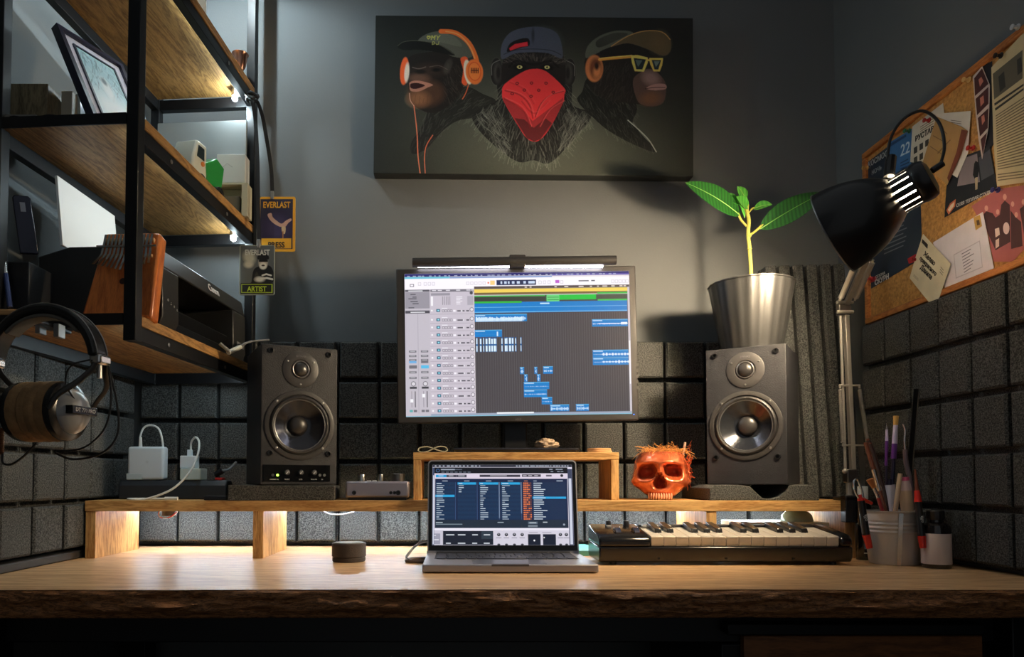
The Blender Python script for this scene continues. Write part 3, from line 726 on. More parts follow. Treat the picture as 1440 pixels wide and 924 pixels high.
pt.rect(168,274,1002,288,(24,28,44))
for x in list(range(182,470,24))+list(range(668,975,17)): pt.rect(x,278,x+rr.uniform(7,18),284,(190,200,216),.8)
pt.rect(178,290,975,328,(12,16,26)); pt.ell(200,310,11,11,(64,100,150),0,.1); pt.ell(200,310,8,8,(12,16,26),0,.1); pt.rect(218,300,302,307,(150,160,176)); pt.rect(302,301,345,306,(90,98,112))
for x in range(222,400,26): pt.rect(x,318,x+18,322,(110,118,134))
for x in (866,905,926): pt.rect(x,300,x+20,305,(150,160,176)); pt.rect(x+8,315,x+24,319,(150,160,176))
pt.rect(180,330,972,362,(216,206,222)); pt.rect(188,336,252,353,(34,150,206)); pt.rect(252,336,372,353,(74,72,86)); pt.rect(310,336,312,353,(130,126,140))
for x,w in ((204,30),(265,28),(322,38)): pt.rect(x,342,x+w,346,(210,216,226))
pt.rect(450,336,692,351,(60,58,70)); pt.rect(512,341,612,345,(190,186,196)); pt.rect(702,334,815,350,(66,62,74))
for x in (708,740,776): pt.rect(x,340,x+22,344,(200,196,206))
pt.rect(846,337,880,348,(96,92,104)); pt.ell(940,342,9,9,(40,40,46),0,.1)
pt.rect(184,362,972,670,NAVY)
for x0_, x1_, hl_, n in ((186,300,470,18),(318,428,392,5),(446,560,392,18),(576,690,392,18)):
    pt.rect(x0_,384,x1_,618,(22,48,80)); pt.rect(x0_,hl_-7,x1_,hl_+7,(40,158,214)); pt.rect((x0_+x1_)/2-16,374,(x0_+x1_)/2+16,378,(170,186,206))
    for k in range(n): y = 392+k*13.1; w = rr.choice((16,22,30,38,46)); pt.rect(x0_+7,y-2.2,x0_+7+w,y+2.2,(196,212,228))
    for k in range(1,18,2): pt.rect(x0_,385+k*13.1,x1_,398+k*13.1,(18,38,68),.4)
for x in (303,432,563,694): pt.rect(x,384,x+5,618,(46,70,108)); 
pt.rect(563,384,568,610,(110,130,160)); pt.rect(694,384,699,580,(110,130,160))
pt.rect(764,384,962,618,(20,42,74)); pt.rect(764,475,962,488,(40,158,214)); pt.rect(714,374,736,378,(190,120,90)); pt.rect(770,374,790,378,(170,186,206)); pt.rect(908,373,945,378,(170,186,206))
for k in range(18):
    y = 390+k*13.2; w = rr.choice((36,44,52,60,70,80)); pt.rect(770,y-2.2,770+w,y+2.2,(204,216,230))
    for j in range(5):
        on = j < rr.choice((2,3,4,5,5)); pt.rect(709+j*10,y-4,717+j*10,y+4,(226,118,66) if on else (110,66,56))
pt.rect(184,620,972,670,(30,42,58)); pt.rect(190,634,230,638,(190,204,214)); pt.rect(190,644,346,650,(110,124,136)); pt.rect(554,633,590,638,(150,164,176)); pt.rect(734,631,790,645,(90,104,120)); pt.rect(734,651,790,664,(110,120,132)); pt.rect(742,636,782,640,(200,208,216)); pt.rect(822,632,848,637,(190,200,210)); pt.ell(946,649,6,6,(150,160,176))
pt.rect(168,672,975,684,(232,228,240)); pt.rect(168,684,232,776,(196,192,206)); pt.rect(172,704,216,770,(150,150,166)); pt.rect(176,714,190,718,(236,236,244)); pt.rect(176,740,208,745,(236,236,244))
pt.rect(232,688,528,774,(24,30,44)); pt.rect(458,690,526,738,(44,56,68))
for x in (250,320,404,472):
    for y in (712,764): pt.rect(x,y-3,x+rr.uniform(26,50),y+3,(206,212,222))
pt.rect(530,684,975,776,(206,202,216))
for x in (560,605,652,698,923,958): pt.ell(x,711,10,10,(40,42,50),0,.1); pt.ell(x,708,4,4,(150,150,160)); pt.rect(x-16,729,x+16,733,(130,128,140)); pt.ell(x,772,9,6,(60,62,70),0,.2)
pt.rect(732,708,806,776,(18,26,44)); pt.rect(820,708,896,776,(18,26,44)); pt.ell(769,747,5,5,(240,240,248)); pt.ell(827,729,4,4,(240,240,248)); pt.rect(738,696,790,700,(150,146,158)); pt.rect(816,696,870,700,(150,146,158))
pt.rect(975,300,1002,776,(60,66,90)); pt.rect(980,360,996,770,(200,204,220)); pt.rect(168,290,180,776,(60,70,100)); pt.rect(172,340,178,770,(210,212,226))
sx = wL/2-.0105
cn = [M @ Vector(q) for q in ((-sx, -.0012, hl-.0105), (sx, -.0012, hl-.0105), (sx, -.0012, .017), (-sx, -.0012, .017))]
pt.mesh('screen', attr_mat('laptop_screen', .15, estr=.84), cn, t)

# ------------------------------------------------------------------ speakers
CAB = mat('speaker_vinyl', (35, 35, 39), .5, bump=.35, bscale=420, var=.12, vscale=60)
CABS = mat('speaker_side', (46, 46, 48), .5, bump=.3, bscale=300)
PLATE = mat('tweeter_plate', (58, 56, 56), .45)
RUB = mat('rubber_surround', (40, 38, 38), .5)
CONE = mat('woofer_cone', (64, 66, 72), .2, metal=.75)
RING = mat('grey_ring', (140, 138, 138), .3, metal=.8)
DOME = mat('dust_cap', (44, 42, 42), .38, coat=.3)
def speaker(label, x, y, z, rz, controls):
    W, H, D = .165, .30, .178
    t = thing('speaker', label, 'speaker', (x, y, z), rz, 'bookshelf speakers')
    if controls: MB().box(0, W, .0, D, 0, H).build('cabinet', [CAB], t, bev=.0015)
    else: MB().box(0, W, .0, D, 0, H).build('cabinet', CAB, t, bev=.0015)
    ax = lambda u, v, d=0: frame((u*W, d, v*H), (1, 0, 0), (0, 0, 1))  # local z = -y (towards listener)
    A = ax(.505, .832)
    tw = MB().lathe([(.0395, 0), (.0395, .0012), (.0385, .0018), (.022, .0018), (.0205, .0004), (.017, .0004)], 48, A, cap1=True).build('tweeter_plate', PLATE, t)
    MB().tube([A @ Vector((.0172*math.cos(a), .0172*math.sin(a), .0022)) for a in [i*PI/20 for i in range(40)]], .0014, 8, closed=True).build('ring', RING, t)
    MB().lathe([(.0158, .0008)]+[(.0152*math.cos(a), .001+.0085*math.sin(a)) for a in [i*PI/20 for i in range(11)]], 32, A).build('tweeter_dome', DOME, t)
    text('brand_mark', 'DYNAS', .0062, ax(.505, .832) @ Matrix.Translation((0, .0285, .002)), mat('grey_print', (120, 120, 124)), t)
    B = ax(.5, .428)
    R = .0755
    MB().lathe([(R, 0), (R, .0022), (R-.002, .003), (.0665, .003), (.0655, .0012), (.063, .0004)], 72, B, cap0=False, cap1=False).build('woofer_frame', mat('woofer_frame', (56, 54, 53), .42), t)
    MB().lathe([(.0655, .0004), (.064, .001), (.0625, .0045), (.0595, .0062), (.0565, .005), (.055, .002), (.0545, .0015)], 72, B, cap0=False, cap1=False).build('surround', RUB, t)
    MB().tube([B @ Vector((.0548*math.cos(a), .0548*math.sin(a), .0028)) for a in [i*PI/32 for i in range(64)]], .0014, 8, closed=True).build('ring', RING, t)
    # the cone drops into the cabinet: a hole is cut for it
    MB().lathe([(.0545, .0022), (.050, -.001), (.040, -.008), (.030, -.0145), (.0215, -.019)], 72, B, cap0=False, cap1=True).build('cone', CONE, t)
    MB().lathe([(.0215, -.019)]+[(.0212*math.cos(a), -.0178+.0125*math.sin(a)) for a in [i*PI/20 for i in range(11)]], 40, B).build('dust_cap', DOME, t)
    # hole
    cut = MB().cyl(.0546, -.03, .004, 64, B).build('hole_cutter', CAB, None); cab = [c for c in t.children if c.name.startswith('cabinet')][0]
    cut.parent = t
    bpy.context.view_layer.update()
    md = cab.modifiers.new('hole', 'BOOLEAN'); md.object = cut; md.operation = 'DIFFERENCE'; md.solver = 'EXACT'
    bpy.context.view_layer.update(); dg = bpy.context.evaluated_depsgraph_get()
    me = bpy.data.meshes.new_from_object(cab.evaluated_get(dg)); cab.modifiers.clear(); cab.data = me
    for pl_ in me.polygons: pl_.use_smooth = False
    bpy.data.objects.remove(cut)
    for k in range(4):
        a = PI/4+k*PI/2; p = B @ Vector((.0705*math.cos(a), .0705*math.sin(a), .0024))
        MB().lathe([(.0028, 0), (.0028, .0012), (.001, .0018)], 12, frame(p, (1, 0, 0), (0, 0, 1))).build('screw', STEEL, t)
    for a in (PI*.17, PI*.83, -PI/2):
        p = A @ Vector((.0325*math.cos(a), .0325*math.sin(a), .0016)); MB().lathe([(.0022, 0), (.0022, .001), (.0008, .0014)], 12, frame(p, (1, 0, 0), (0, 0, 1))).build('screw', STEEL, t)
    for u in (.12, .885):
        for v in (.955, .225 if controls else .2):
            m2 = ax(u, v)
            MB().lathe([(.0062, 0), (.0062, .003), (.0050, .0034), (.0036, .0034), (.0034, -.0), (.0, 0)], 24, m2).build('grille_socket', mat('socket', (26, 26, 27), .3), t)
    if controls:
        x0_, x1_, z0_, z1_ = .03*W, .91*W, .022*H, .142*H
        pn = MB().box(x0_, x1_, -.0018, .001, z0_, z1_).build('control_panel', mat('panel_gloss', (12, 12, 13), .18), t, bev=.0006)
        for u, r_ in ((.335, .0058), (.515, .0056), (.69, .0058)):
            m2 = ax(u, .088, -.0018)
            kn = MB().lathe([(r_, 0), (r_, .004), (r_*.85, .0075), (0, .0078)], 28, m2, flute=.04, nf=12).build('volume_knob', RING, t)
            MB().box(-.0007, .0007, -r_*.8, r_*.5, .0077, .0084, m2 @ T(rz=-.7)).build('pointer', WHITEP, kn)
        for u, r_ in ((.155, .0026), (.77, .003), (.83, .003)):
            MB().lathe([(r_, 0), (r_, .001), (r_*.6, .001), (r_*.55, 0)], 20, ax(u, .068, -.0018)).build('jack', STEEL, t)
        MB().sphere((0, 0, .0005), .0026, ax(.215, .068, -.0018), 16, 8).build('power_light', emat('green_led', (150, 255, 60), 6), t)
        for u, s in ((.155, 'PHONES'), (.215, 'ON'), (.335, 'TREBLE'), (.515, 'BASS'), (.69, 'VOLUME'), (.8, 'IN')):
            text('panel_lettering', s, .0034, ax(u, .037, -.0019), mat('white_print', (220, 220, 220)), t)
    else:
        text('serial_mark', '- - -', .003, ax(.88, .13, -.0003), mat('grey_print', (120, 120, 124)), t)
    return t
pa = P(366, 680, 1.50); pb_ = P(471, 680, 1.57)
speaker('left bookshelf speaker with round woofer, knobs and green light', pa.x, pa.y, ZR+.0335, math.atan2(.07, pb_.x-pa.x), True)
pa = P(994, 672, 1.59)
speaker('right bookshelf speaker with plain front carrying the potted plant', pa.x, 1.588, ZR+.0335, -math.radians(33), False)
# foam pads
def pad(label, x, y, rz, W, D, poly=None):
    mb = MB(); M = T(x, y, ZR, rz=rz)
    h = .033
    if poly: mb.prism(poly, 0, D, M @ T(0, D, 0) @ T(rx=PI/2))
    else: mb.prism([(0, 0), (W, 0), (W, h*.94), (0, h)], 0, D, M @ T(0, D, 0) @ T(rx=PI/2))
    o = mb.build('speaker_pad', FOAM, smooth=False, loc=(x, y, ZR), bev=.002); return tag(o, label, 'foam pad', 'foam isolation pads')
pl = P(321, 690, 1.50)
sp = [o for o in bpy.data.objects if o.name.startswith('speaker') and o.get('category') == 'speaker']
pad('smooth grey foam pad under the left speaker', pl.x+.0, 1.497, math.radians(6), .222, .178)
pr = P(994, 700, 1.52)
padr = pad('sculpted grey foam pad with a dip under the right speaker', .535, 1.508, 0, .232, .19,
    [(0, 0), (.232, 0), (.232, .033), (.17, .033), (.148, .008), (.132, .003), (.112, .005), (.085, .030), (.06, .033), (.012, .033), (0, .026)])
# ------------------------------------------------------------------ shelf unit on the left
SA = math.radians(4.2)
SU = T(-.538, 1.18, 0, rz=-SA)
def S(x, y, z): return SU @ Vector((x, y, z))
SW, SD = .265, .562
t = thing('shelf_unit', 'tall black metal shelf unit with oak boards hanging at the left', 'shelf', S(-SW/2, SD/2, .2335), -SA)
LM = T(SW/2, -SD/2, -.2335)          # local corner frame
p_ = .0215
for xx in (-p_, -SW):
    for yy in (0, SD-p_):
        MB().box(xx, xx+p_, yy, yy+p_, .2335, 1.745, LM).build('post', BLK, t, bev=.0012)
levels = (.261, .603, .945, 1.287)
for z in levels:
    MB().prism([(-SW+p_, .002), (-p_-.0005, .002), (-p_-.0005, p_+.0005), (0, p_+.0005), (0, SD-p_-.0005), (-SW+.0, SD-p_-.0005), (-SW+.0, p_+.0005), (-SW+p_, p_+.0005)], z, z+.018, LM).build('board', OAK, t, bev=.0008)
    for xx in (-p_, -SW):
        MB().box(xx+.002, xx+p_-.002, p_, SD-p_, z-.0255, z-.0002, LM).build('side_rail', BLK, t, bev=.001)
    MB().box(-SW+p_, -p_, SD-p_+.002, SD-.002, z-.0255, z-.0002, LM).build('back_rail', BLK, t, bev=.001)
    MB().box(-SW+p_+.0002, -p_-.0002, -.0005, .0018, z-.001, z+.0185, LM).build('edge_shade_strip', BLK, t)  # added dark strip, stands in for shade on the board's front edge
    for yy in (.12, .38):
        MB().lathe([(.004, 0), (.004, .0012), (.0015, .002)], 14, LM @ frame((-.0015, yy, z-.013), (0, 1, 0), (0, 0, 1))).build('bolt', STEEL, t)
SLED = emat('shelf_led', (212, 238, 250), 36); SLEDT = emat('shelf_led_bright', (212, 238, 250), 90)
names = {.261: 'light strip under the lowest shelf board above the chargers', .603: 'small light strip under the middle shelf board at its far end', .945: 'small light strip under the upper shelf board at its far end', 1.287: 'small light strip under the topmost shelf board above the frame'}
for z in levels:
    o = MB().box(-p_-.0035, -p_+.0018, p_+.01, SD-p_-.002, z-.0055, z-.0003, SU).build('led_strip', SLEDT if z > 1.2 else SLED, loc=S(-.04, SD-.07, z)); tag(o, names[z], 'light strip')
for z, st, lb in ((.603, 300, 'tiny round lamp at the far corner below the middle shelf board'), (.945, 500, 'tiny glowing round lamp at the far corner below the upper shelf board'), (1.287, 3400, 'tiny round lamp below the topmost shelf board above the photo')):
    t = thing('spot_lamp', lb, 'lamp', S(-.036, SD-p_-.035 if z < 1 else .37, z))
    MB().lathe([(.0085, 0), (.0085, -.018), (.0075, -.019), (0, -.019)], 24).build('housing', STEEL, t)
    MB().sphere((0, 0, -.024), .0068, None, 16, 10).build('bulb', emat('spot_led_%d' % st, (216, 238, 246), st), t)
def on(o, label, cat, group=None): return tag(o, label, cat, group)
def sthing(name, label, cat, x, y, z, rz=0, group=None):
    return thing(name, label, cat, S(x, y, z), rz-SA, group)
ZB0, ZM, ZT = .279, .621, .963

# printer
t = sthing('printer', 'black inkjet printer on the lowest shelf facing right', 'printer', -.13, .315, ZB0+.001)
PR = mat('printer_black', (42, 42, 42), .38, bump=.05, bscale=300); PD = mat('printer_dark', (14, 14, 15), .35)
# profile in x (towards the room) and z ; extruded along y
prof = [(-.12, .01), (-.12, .135), (-.06, .15), (.07, .15), (.105, .138), (.123, .118), (.123, .012), (.115, .0), (-.11, 0)]
Mp = frame((0, .205, 0), (1, 0, 0), (0, 0, 1))
b = MB()
b.prism([(-.12, .01), (-.12, .135), (-.06, .152), (.085, .152), (.110, .148), (.119, .112), (-.0, .112), (-.0, .0), (-.11, 0)], 0, .41, Mp)
b.build('top_housing', PR, t, bev=.003)
MB().prism([(-.0, 0), (.112, 0), (.121, .02), (.119, .112), (-.0, .112)], 0, .075, Mp).build('front_panel', PR, t, bev=.002)
MB().prism([(-.0, 0), (.112, 0), (.121, .02), (.119, .112), (-.0, .112)], .345, .41, Mp).build('front_panel', PR, t, bev=.002)
MB().box(.0, .112, -.14, .13, .0, .022).build('output_tray', PD, t, bev=.002)
MB().box(.085, .093, -.135, .125, .02, .075, T(0, 0, 0, ry=.25)).build('tray_cover', PD, t, bev=.002)
MB().box(-.115, -.07, -.15, .15, .14, .158).build('rear_tray', PD, t, bev=.002)
text('brand_mark', 'Canon', .021, frame((.1158, .03, .1305), (0, 1, 0), (-.24, 0, .97)), mat('silver_print', (226, 226, 226), .5), t, ext=.0004, bold=.0003)
for k in range(4):
    text('button_mark', ('o', '::', '+', '=')[k], .01, frame((.1215, -.185+k*.012, .055-k*.004), (0, 1, 0), (0, 0, 1)), mat('white_print', (220, 220, 220)), t)
MB().box(.1195, .1225, .15, .19, .03, .042).build('label_plate', mat('grey_print', (120, 120, 124)), t)
o = MB().box(-.0025, .0025, 0, .205, 0, .255).build('paper_stack', mat('bright_paper', (236, 236, 234), .8), bev=.0006)
pw = S(-.208, .115, ZB0+.158); o.matrix_world = Matrix.Translation(pw) @ Matrix.Rotation(-SA+.03, 4, 'Z') @ Matrix.Rotation(-.1, 4, 'Y')
o.dimensions = o.dimensions
o.scale = (1, 1, .52)
tag(o, 'white paper sheets standing in the printer feed slot', 'paper')
# printer plug lead end at the shelf corner
o = MB()
pts = smooth_path([P(338, 488, 1.555), P(350, 481, 1.58), P(364, 479, 1.64), P(378, 478, 1.70)], 5)
a = thing('plug_lead', 'grey cable plug lying over the left speaker top corner', 'cable', P(325, 492, 1.54))
MB().rod(P(309, 483, 1.505), P(322, 494, 1.515), .004).build('plug_tip', STEEL, a); MB().rod(P(321, 496, 1.515), P(338, 488, 1.555), .005).build('plug_body', mat('pale_plug', (200, 200, 190), .5), a)
MB().tube(pts, .0022, 8).build('lead', mat('grey_cable', (120, 120, 122), .5), a); MB().tube(smooth_path([P(338, 488, 1.555), P(344, 483, 1.56), P(352, 481, 1.60)], 4), .0022).build('lead', MATS['grey_cable'], a); under(a)

# kalimba
KW = wood('kalimba_wood', (196, 96, 36), (240, 140, 62), (12, 12, 2), rough=.35, gs=5, coat=.3)
pb_l = P(112, 440, 1.222); pb_r = P(214, 447, 1.222); wk = pb_r.x-pb_l.x
t = thing('kalimba', 'orange wooden thumb piano with metal tines leaning on the lowest shelf', 'instrument', ((pb_l.x+pb_r.x)/2, 1.222, ZB0+.002))
t.rotation_euler = (-.25, 0, math.radians(-3))
hk = .168; wt = wk*.80
MB().prism([(-wk/2, 0), (wk/2, 0), (wt/2+.006, hk), (-wt/2+.006, hk)], -.028, 0, T(rx=PI/2)).build('sound_box', KW, t, bev=.004)
bx = lambda z: .006*z/hk
MB().box(-wt/2+.008, wt/2-.0, -.0065, .0, hk-.022, hk-.014).build('wooden_rest', mat('pale_wood', (206, 158, 104), .5), t, bev=.002)
MB().box(-wt/2+.008, wt/2-.0, -.0065, .0, hk-.052, hk-.046).build('wooden_rest', MATS['pale_wood'], t, bev=.002)
MB().rod((-wt/2, -.0095, hk-.033), (wt/2+.006, -.0095, hk-.033), .0022).build('pressure_bar', CHROME, t)
for k in range(13):
    x = -wt/2+.012+k*(wt-.016)/12; ln = .062-.0035*abs(k-6)
    spread = (x)*.12
    MB().strap([(x, -.0075, hk-.008), (x, -.0085, hk-.03), (x+spread*.3, -.008, hk-.048), (x+spread, -.016, hk-.048-ln*.45), (x+spread*1.4, -.019, hk-.048-ln*.62)], .0042, .0012, (1, 0, 0)).build('tine', CHROME, t)
mb = MB().prism([(.006*math.cos(a), .006*math.sin(a)) for a in [i*PI/12 for i in range(24)]], 0, .0006, frame((.002, -.0001, hk*.42), (1, 0, 0), (0, 0, 1)))
mb.build('sound_hole', mat('burnt_wood', (60, 28, 14), .7), t)
# left clutter on the lowest shelf
o = MB().box(P(16, 400, 1.245).x, P(47, 400, 1.245).x, 1.232, 1.31, ZB0+.001, ZB0+.103).build('small_box', mat('box_black', (26, 26, 28), .6), bev=.002, loc=(P(30, 400, 1.24).x, 1.25, ZB0)); tag(o, 'small black box at the left end of the lowest shelf', 'box')
o = MB().prism([(-.014, 0), (.014, 0), (.014, .096), (.011, .1), (-.011, .1), (-.014, .096)], -.004, .004, T(rx=PI/2)).build('router', mat('blue_black', (24, 28, 46), .25), bev=.0015)
t = o; o.matrix_world = Matrix.Translation(P(41, 362, 1.25)+Vector((0, 0, .006))) @ Matrix.Rotation(.6, 4, 'Z') @ Matrix.Rotation(-.14, 4, 'Y') @ Matrix.Diagonal((1, 1, 1.02, 1))
MB().box(-.004, .004, -.0048, -.0038, .072, .088).build('camera_slot', mat('pale_grey', (110, 116, 130), .4), o); o.name = 'mobile_phone'
tag(o, 'dark blue phone leaning upright left of the white paper', 'phone')
t = thing('pen', 'silver and blue pen standing at the far left edge above the headphones', 'pen', P(13, 432, 1.21))
MB().rod(P(14, 432, 1.21), P(8, 385, 1.215), .0042).build('barrel', mat('pen_blue', (70, 84, 130), .25, metal=.4), t); MB().rod(P(8, 385, 1.215), P(6.5, 362, 1.217), .0042, .0014).build('tip', CHROME, t); under(t)
o = MB().box(-.83, P(34, 430, 1.2).x, 1.2, 1.228, ZB0+.001, ZB0+.012).build('wooden_tray', mat('pale_wood', (206, 158, 104), .5), bev=.003, loc=(-.77, 1.21, ZB0)); tag(o, 'flat pale wooden tray at the left end of the lowest shelf', 'tray')

# middle shelf
xa, xb = P(10, 130, 1.285).x, P(67, 130, 1.285).x
o = MB().box(xa, xb, 1.285, 1.36, ZM+.001, P(30, 117, 1.285).z).build('wooden_box', wood('grey_box_wood', (96, 84, 60), (150, 136, 104), (10, 10, 2), gs=6), bev=.002, loc=((xa+xb)/2, 1.32, ZM)); tag(o, 'weathered wooden box on the middle shelf at the far left', 'box')
GL = mat('clear_plastic', (190, 214, 220), .15, spec=.6)
for (p1, p2, p3, Y, lb) in ((86, 101, 124, 1.31, 'small clear plastic pack beside the weathered wooden box'), (98, 113, 128, 1.33, 'small pale blue packet just left of the leaning picture frame')):
    a, b = P(p1, 140, Y).x, P(p2, 140, Y).x; zt = P(p1, p3, Y).z
    o = MB().prism([(a, Y), (b, Y), (b, Y+.03), (a, Y+.03)], ZM+.001, zt-.006).prism([(a, Y), (b, Y), (b, Y+.03), (a, Y+.03)], zt-.006, zt, None, [(a+.004, Y+.01), (b-.004, Y+.01), (b-.004, Y+.02), (a+.004, Y+.02)]).build('plastic_packet', GL if p1 == 98 else mat('cream_pack', (186, 180, 160), .5), bev=.001, loc=((a+b)/2, Y, ZM)); tag(o, lb, 'packet')
t = thing('baseball_cap', 'black cloth cap lying on the middle shelf front edge', 'cap', P(62, 146, 1.235)); t.location.z = ZM
r = .034; b = MB(); prof = [(r, .001)]+[(r*math.cos(a), .001+.03*math.sin(a)) for a in [i*PI/16 for i in range(1, 9)]]
b.lathe(prof, 32, T(.008, .02, 0)).build('crown', mat('black_cloth', (16, 15, 17), .9), t)
MB().prism([(.03*math.cos(a), .055*math.sin(a)) for a in [i*PI/12 for i in range(24)]], .001, .004, T(-.03, .018, 0)).build('visor', MATS['black_cloth'], t, bev=.001)
o = MB().box(-.83, P(48, 146, 1.2).x, 1.205, 1.235, ZM+.001, ZM+.009).build('magazine', mat('grey_magazine', (120, 118, 114), .6), loc=(-.77, 1.22, ZM)); o.rotation_euler = (0, 0, 0); tag(o, 'flat grey booklet on the middle shelf at the photo edge', 'book')
# leaning picture frame
tl = Vector((-.72, 1.25, .822)); dt = Vector((.41, .912, 0)); dn = Vector((.912, -.41, 0)); dd = (dn*.105-Vector((0, 0, .199))).normalized(); nn = dt.cross(dd); 
if nn.x < 0: nn = -nn
M = Matrix((dt, -dd, dt.cross(-dd))).transposed().to_4x4(); M.translation = tl
t = thing('picture_frame', 'black framed small picture leaning back on the middle shelf', 'picture', (0, 0, 0), mw=M)
Wf, Hf = .142, .224
s = 1 if dt.cross(-dd).dot(Vector((1, -1, 0))) > 0 else -1
fb = MB()
for q in ((0, Wf, -.009, 0), (0, Wf, -Hf, -Hf+.009), (0, .009, -Hf+.009, -.009), (Wf-.009, Wf, -Hf+.009, -.009)): fb.box(q[0], q[1], q[2], q[3], -.016*s, 0)
fb.build('frame', mat('frame_dark', (24, 24, 48), .35), t)
MB().box(.008, Wf-.008, -Hf+.008, -.008, -.012*s, -.006*s).build('mat_board', mat('white_mat', (222, 214, 226), .6), t)
fb = MB()
for q in ((.026, Wf-.026, -.031, -.027), (.026, Wf-.026, -Hf+.027, -Hf+.031), (.026, .03, -Hf+.031, -.031), (Wf-.03, Wf-.026, -Hf+.031, -.031)): fb.box(q[0], q[1], q[2], q[3], -.006*s, -.003*s)
fb.build('inner_frame', mat('frame_dark2', (30, 34, 56), .4), t)
pt = Paint(0, 100, 0, 170, 90, 150, (180, 214, 222)); r2 = random.Random(4)
for k in range(90):
    x, y = r2.uniform(8, 92), r2.uniform(0, 90); pt.line([(x, y), (x+r2.uniform(-14, 14), y+r2.uniform(6, 24))], r2.uniform(1, 3), r2.choice(((90,132,150),(60,90,110),(214,236,240),(120,160,170))), .7)
pt.ell(50, 80, 14, 26, (236,244,246), 0, .4); pt.ell(48, 62, 7, 9, (90,110,120), 0, .4); pt.ell(50, 140, 60, 40, (234,240,240), 0, .5)
pt.mesh('picture', attr_mat('photo_print', .35), [(.03, -.031, -.0045*s), (Wf-.03, -.031, -.0045*s), (Wf-.03, -Hf+.031, -.0045*s), (.03, -Hf+.031, -.0045*s)], t)
# grey panel, toy truck and white boxes at the far end
a, b = P(222, 250, 1.73).x, P(353, 250, 1.73).x
o = MB().box(-.235, -.012, 0, .008, 0, .252).build('grey_panel', mat('panel_grey', (150, 156, 156), .6), bev=.001); o.matrix_world = Matrix.Translation(S(-.0, SD-p_-.03, ZM+.001)) @ Matrix.Rotation(-SA, 4, 'Z') @ Matrix.Rotation(-.03, 4, 'X'); tag(o, 'plain grey panel standing upright at the back of the middle shelf', 'panel')
xa, xb = P(302, 240, 1.66).x, P(347, 240, 1.66).x-.002
o = MB().box(xa+.006, xb, 1.655, 1.69, ZM+.0805, P(320, 218, 1.66).z).build('paper_box', mat('white_card', (222, 224, 220), .6), bev=.0015, loc=((xa+xb)/2, 1.67, ZM+.08))
tag(o, 'white cardboard box on top of the open pale box on the shelf', 'box')
MB().tube([( -.022, -.0181+.0, .03), (-.005, -.0181, .045), (.008, -.0181, .036)], .0006, 4).build('crease', mat('crease_grey', (176, 178, 176), .7), o)
t = thing('open_box', 'pale open wooden box under the white cardboard box', 'box', ((xa+xb)/2+.006, 1.655, ZM+.001)); w2 = (xb-xa)/2
cw = mat('pale_card', (206, 200, 176), .6)
b = MB(); b.box(-w2, w2, 0, .035, .075, .0792); b.box(-w2, w2, 0, .035, 0, .004); b.box(-w2, -w2+.004, 0, .035, .004, .075); b.box(w2-.014, w2, 0, .035, .004, .075); b.box(-w2+.004, w2-.014, .031, .035, .004, .075)
b.build('shell', cw, t); MB().box(-w2+.006, w2-.02, .005, .03, .005, .05).build('contents', mat('taupe', (120, 108, 88), .7), t, bev=.002)
t = thing('toy_truck', 'green and cream toy truck on the middle shelf edge', 'toy', P(268, 255, 1.55)); t.location.z = ZM+.001
t.rotation_euler = (0, 0, math.radians(78)); TG = mat('toy_green', (36, 150, 60), .35); TC = mat('toy_cream', (220, 220, 204), .4)
t.location.x += .018
MB().prism([(-.005, .032), (.05, .032), (.062, .09), (.03, .1), (-.022, .066)], -.026, .026, T(rx=PI/2)).build('dump_bed', TG, t, bev=.002)
MB().prism([(-.062, .022), (-.01, .022), (-.01, .108), (-.048, .108), (-.062, .066)], -.026, .026, T(rx=PI/2)).build('cab', TC, t, bev=.005)
MB().prism([(-.05, .07), (-.02, .07), (-.02, .098), (-.044, .098)], -.0268, .0268, T(rx=PI/2)).build('window', mat('toy_glass', (40, 50, 50), .2), t, bev=.002)
MB().box(-.06, .055, -.02, .02, .014, .024).build('chassis', BLKP, t, bev=.002)
for x in (-.038, .034):
    for y in (-.026, .026): MB().lathe([(.017, -.007), (.018, -.004), (.018, .004), (.017, .007), (.008, .007), (.007, .005), (0, .005)], 24, T(x, y, .018, rx=PI/2)).build('wheel', BLKP, t)
MB().cyl(.005, .0, .003, 16, T(-.03, -.0268, .06, rx=PI/2)).build('emblem', mat('toy_orange', (220, 130, 60), .4), t)
# goblet and small white box on the upper board
t = None
o = MB().lathe([(.014, 0), (.0145, .003), (.006, .008), (.0055, .02), (.012, .03), (.0155, .045), (.0165, .056), (.02, .062), (.0195, .0625), (.0155, .056), (.013, .04), (0, .034)], 36).build('goblet', mat('copper', (190, 140, 120), .28, metal=1)); o.location = S(-.022, .50, ZT+.0005); tag(o, 'small copper goblet on the upper shelf at its far end', 'goblet')
pz = P(290, 5, 1.47)
o = MB().box(-.014, .014, -.02, .02, 0, .062).build('carton', mat('white_card', (222, 224, 220), .6), bev=.0015); o.location = S(-.03, .29, ZT+.0005); o.rotation_euler = (0, 0, .3); tag(o, 'small white carton on the upper shelf right edge', 'box')

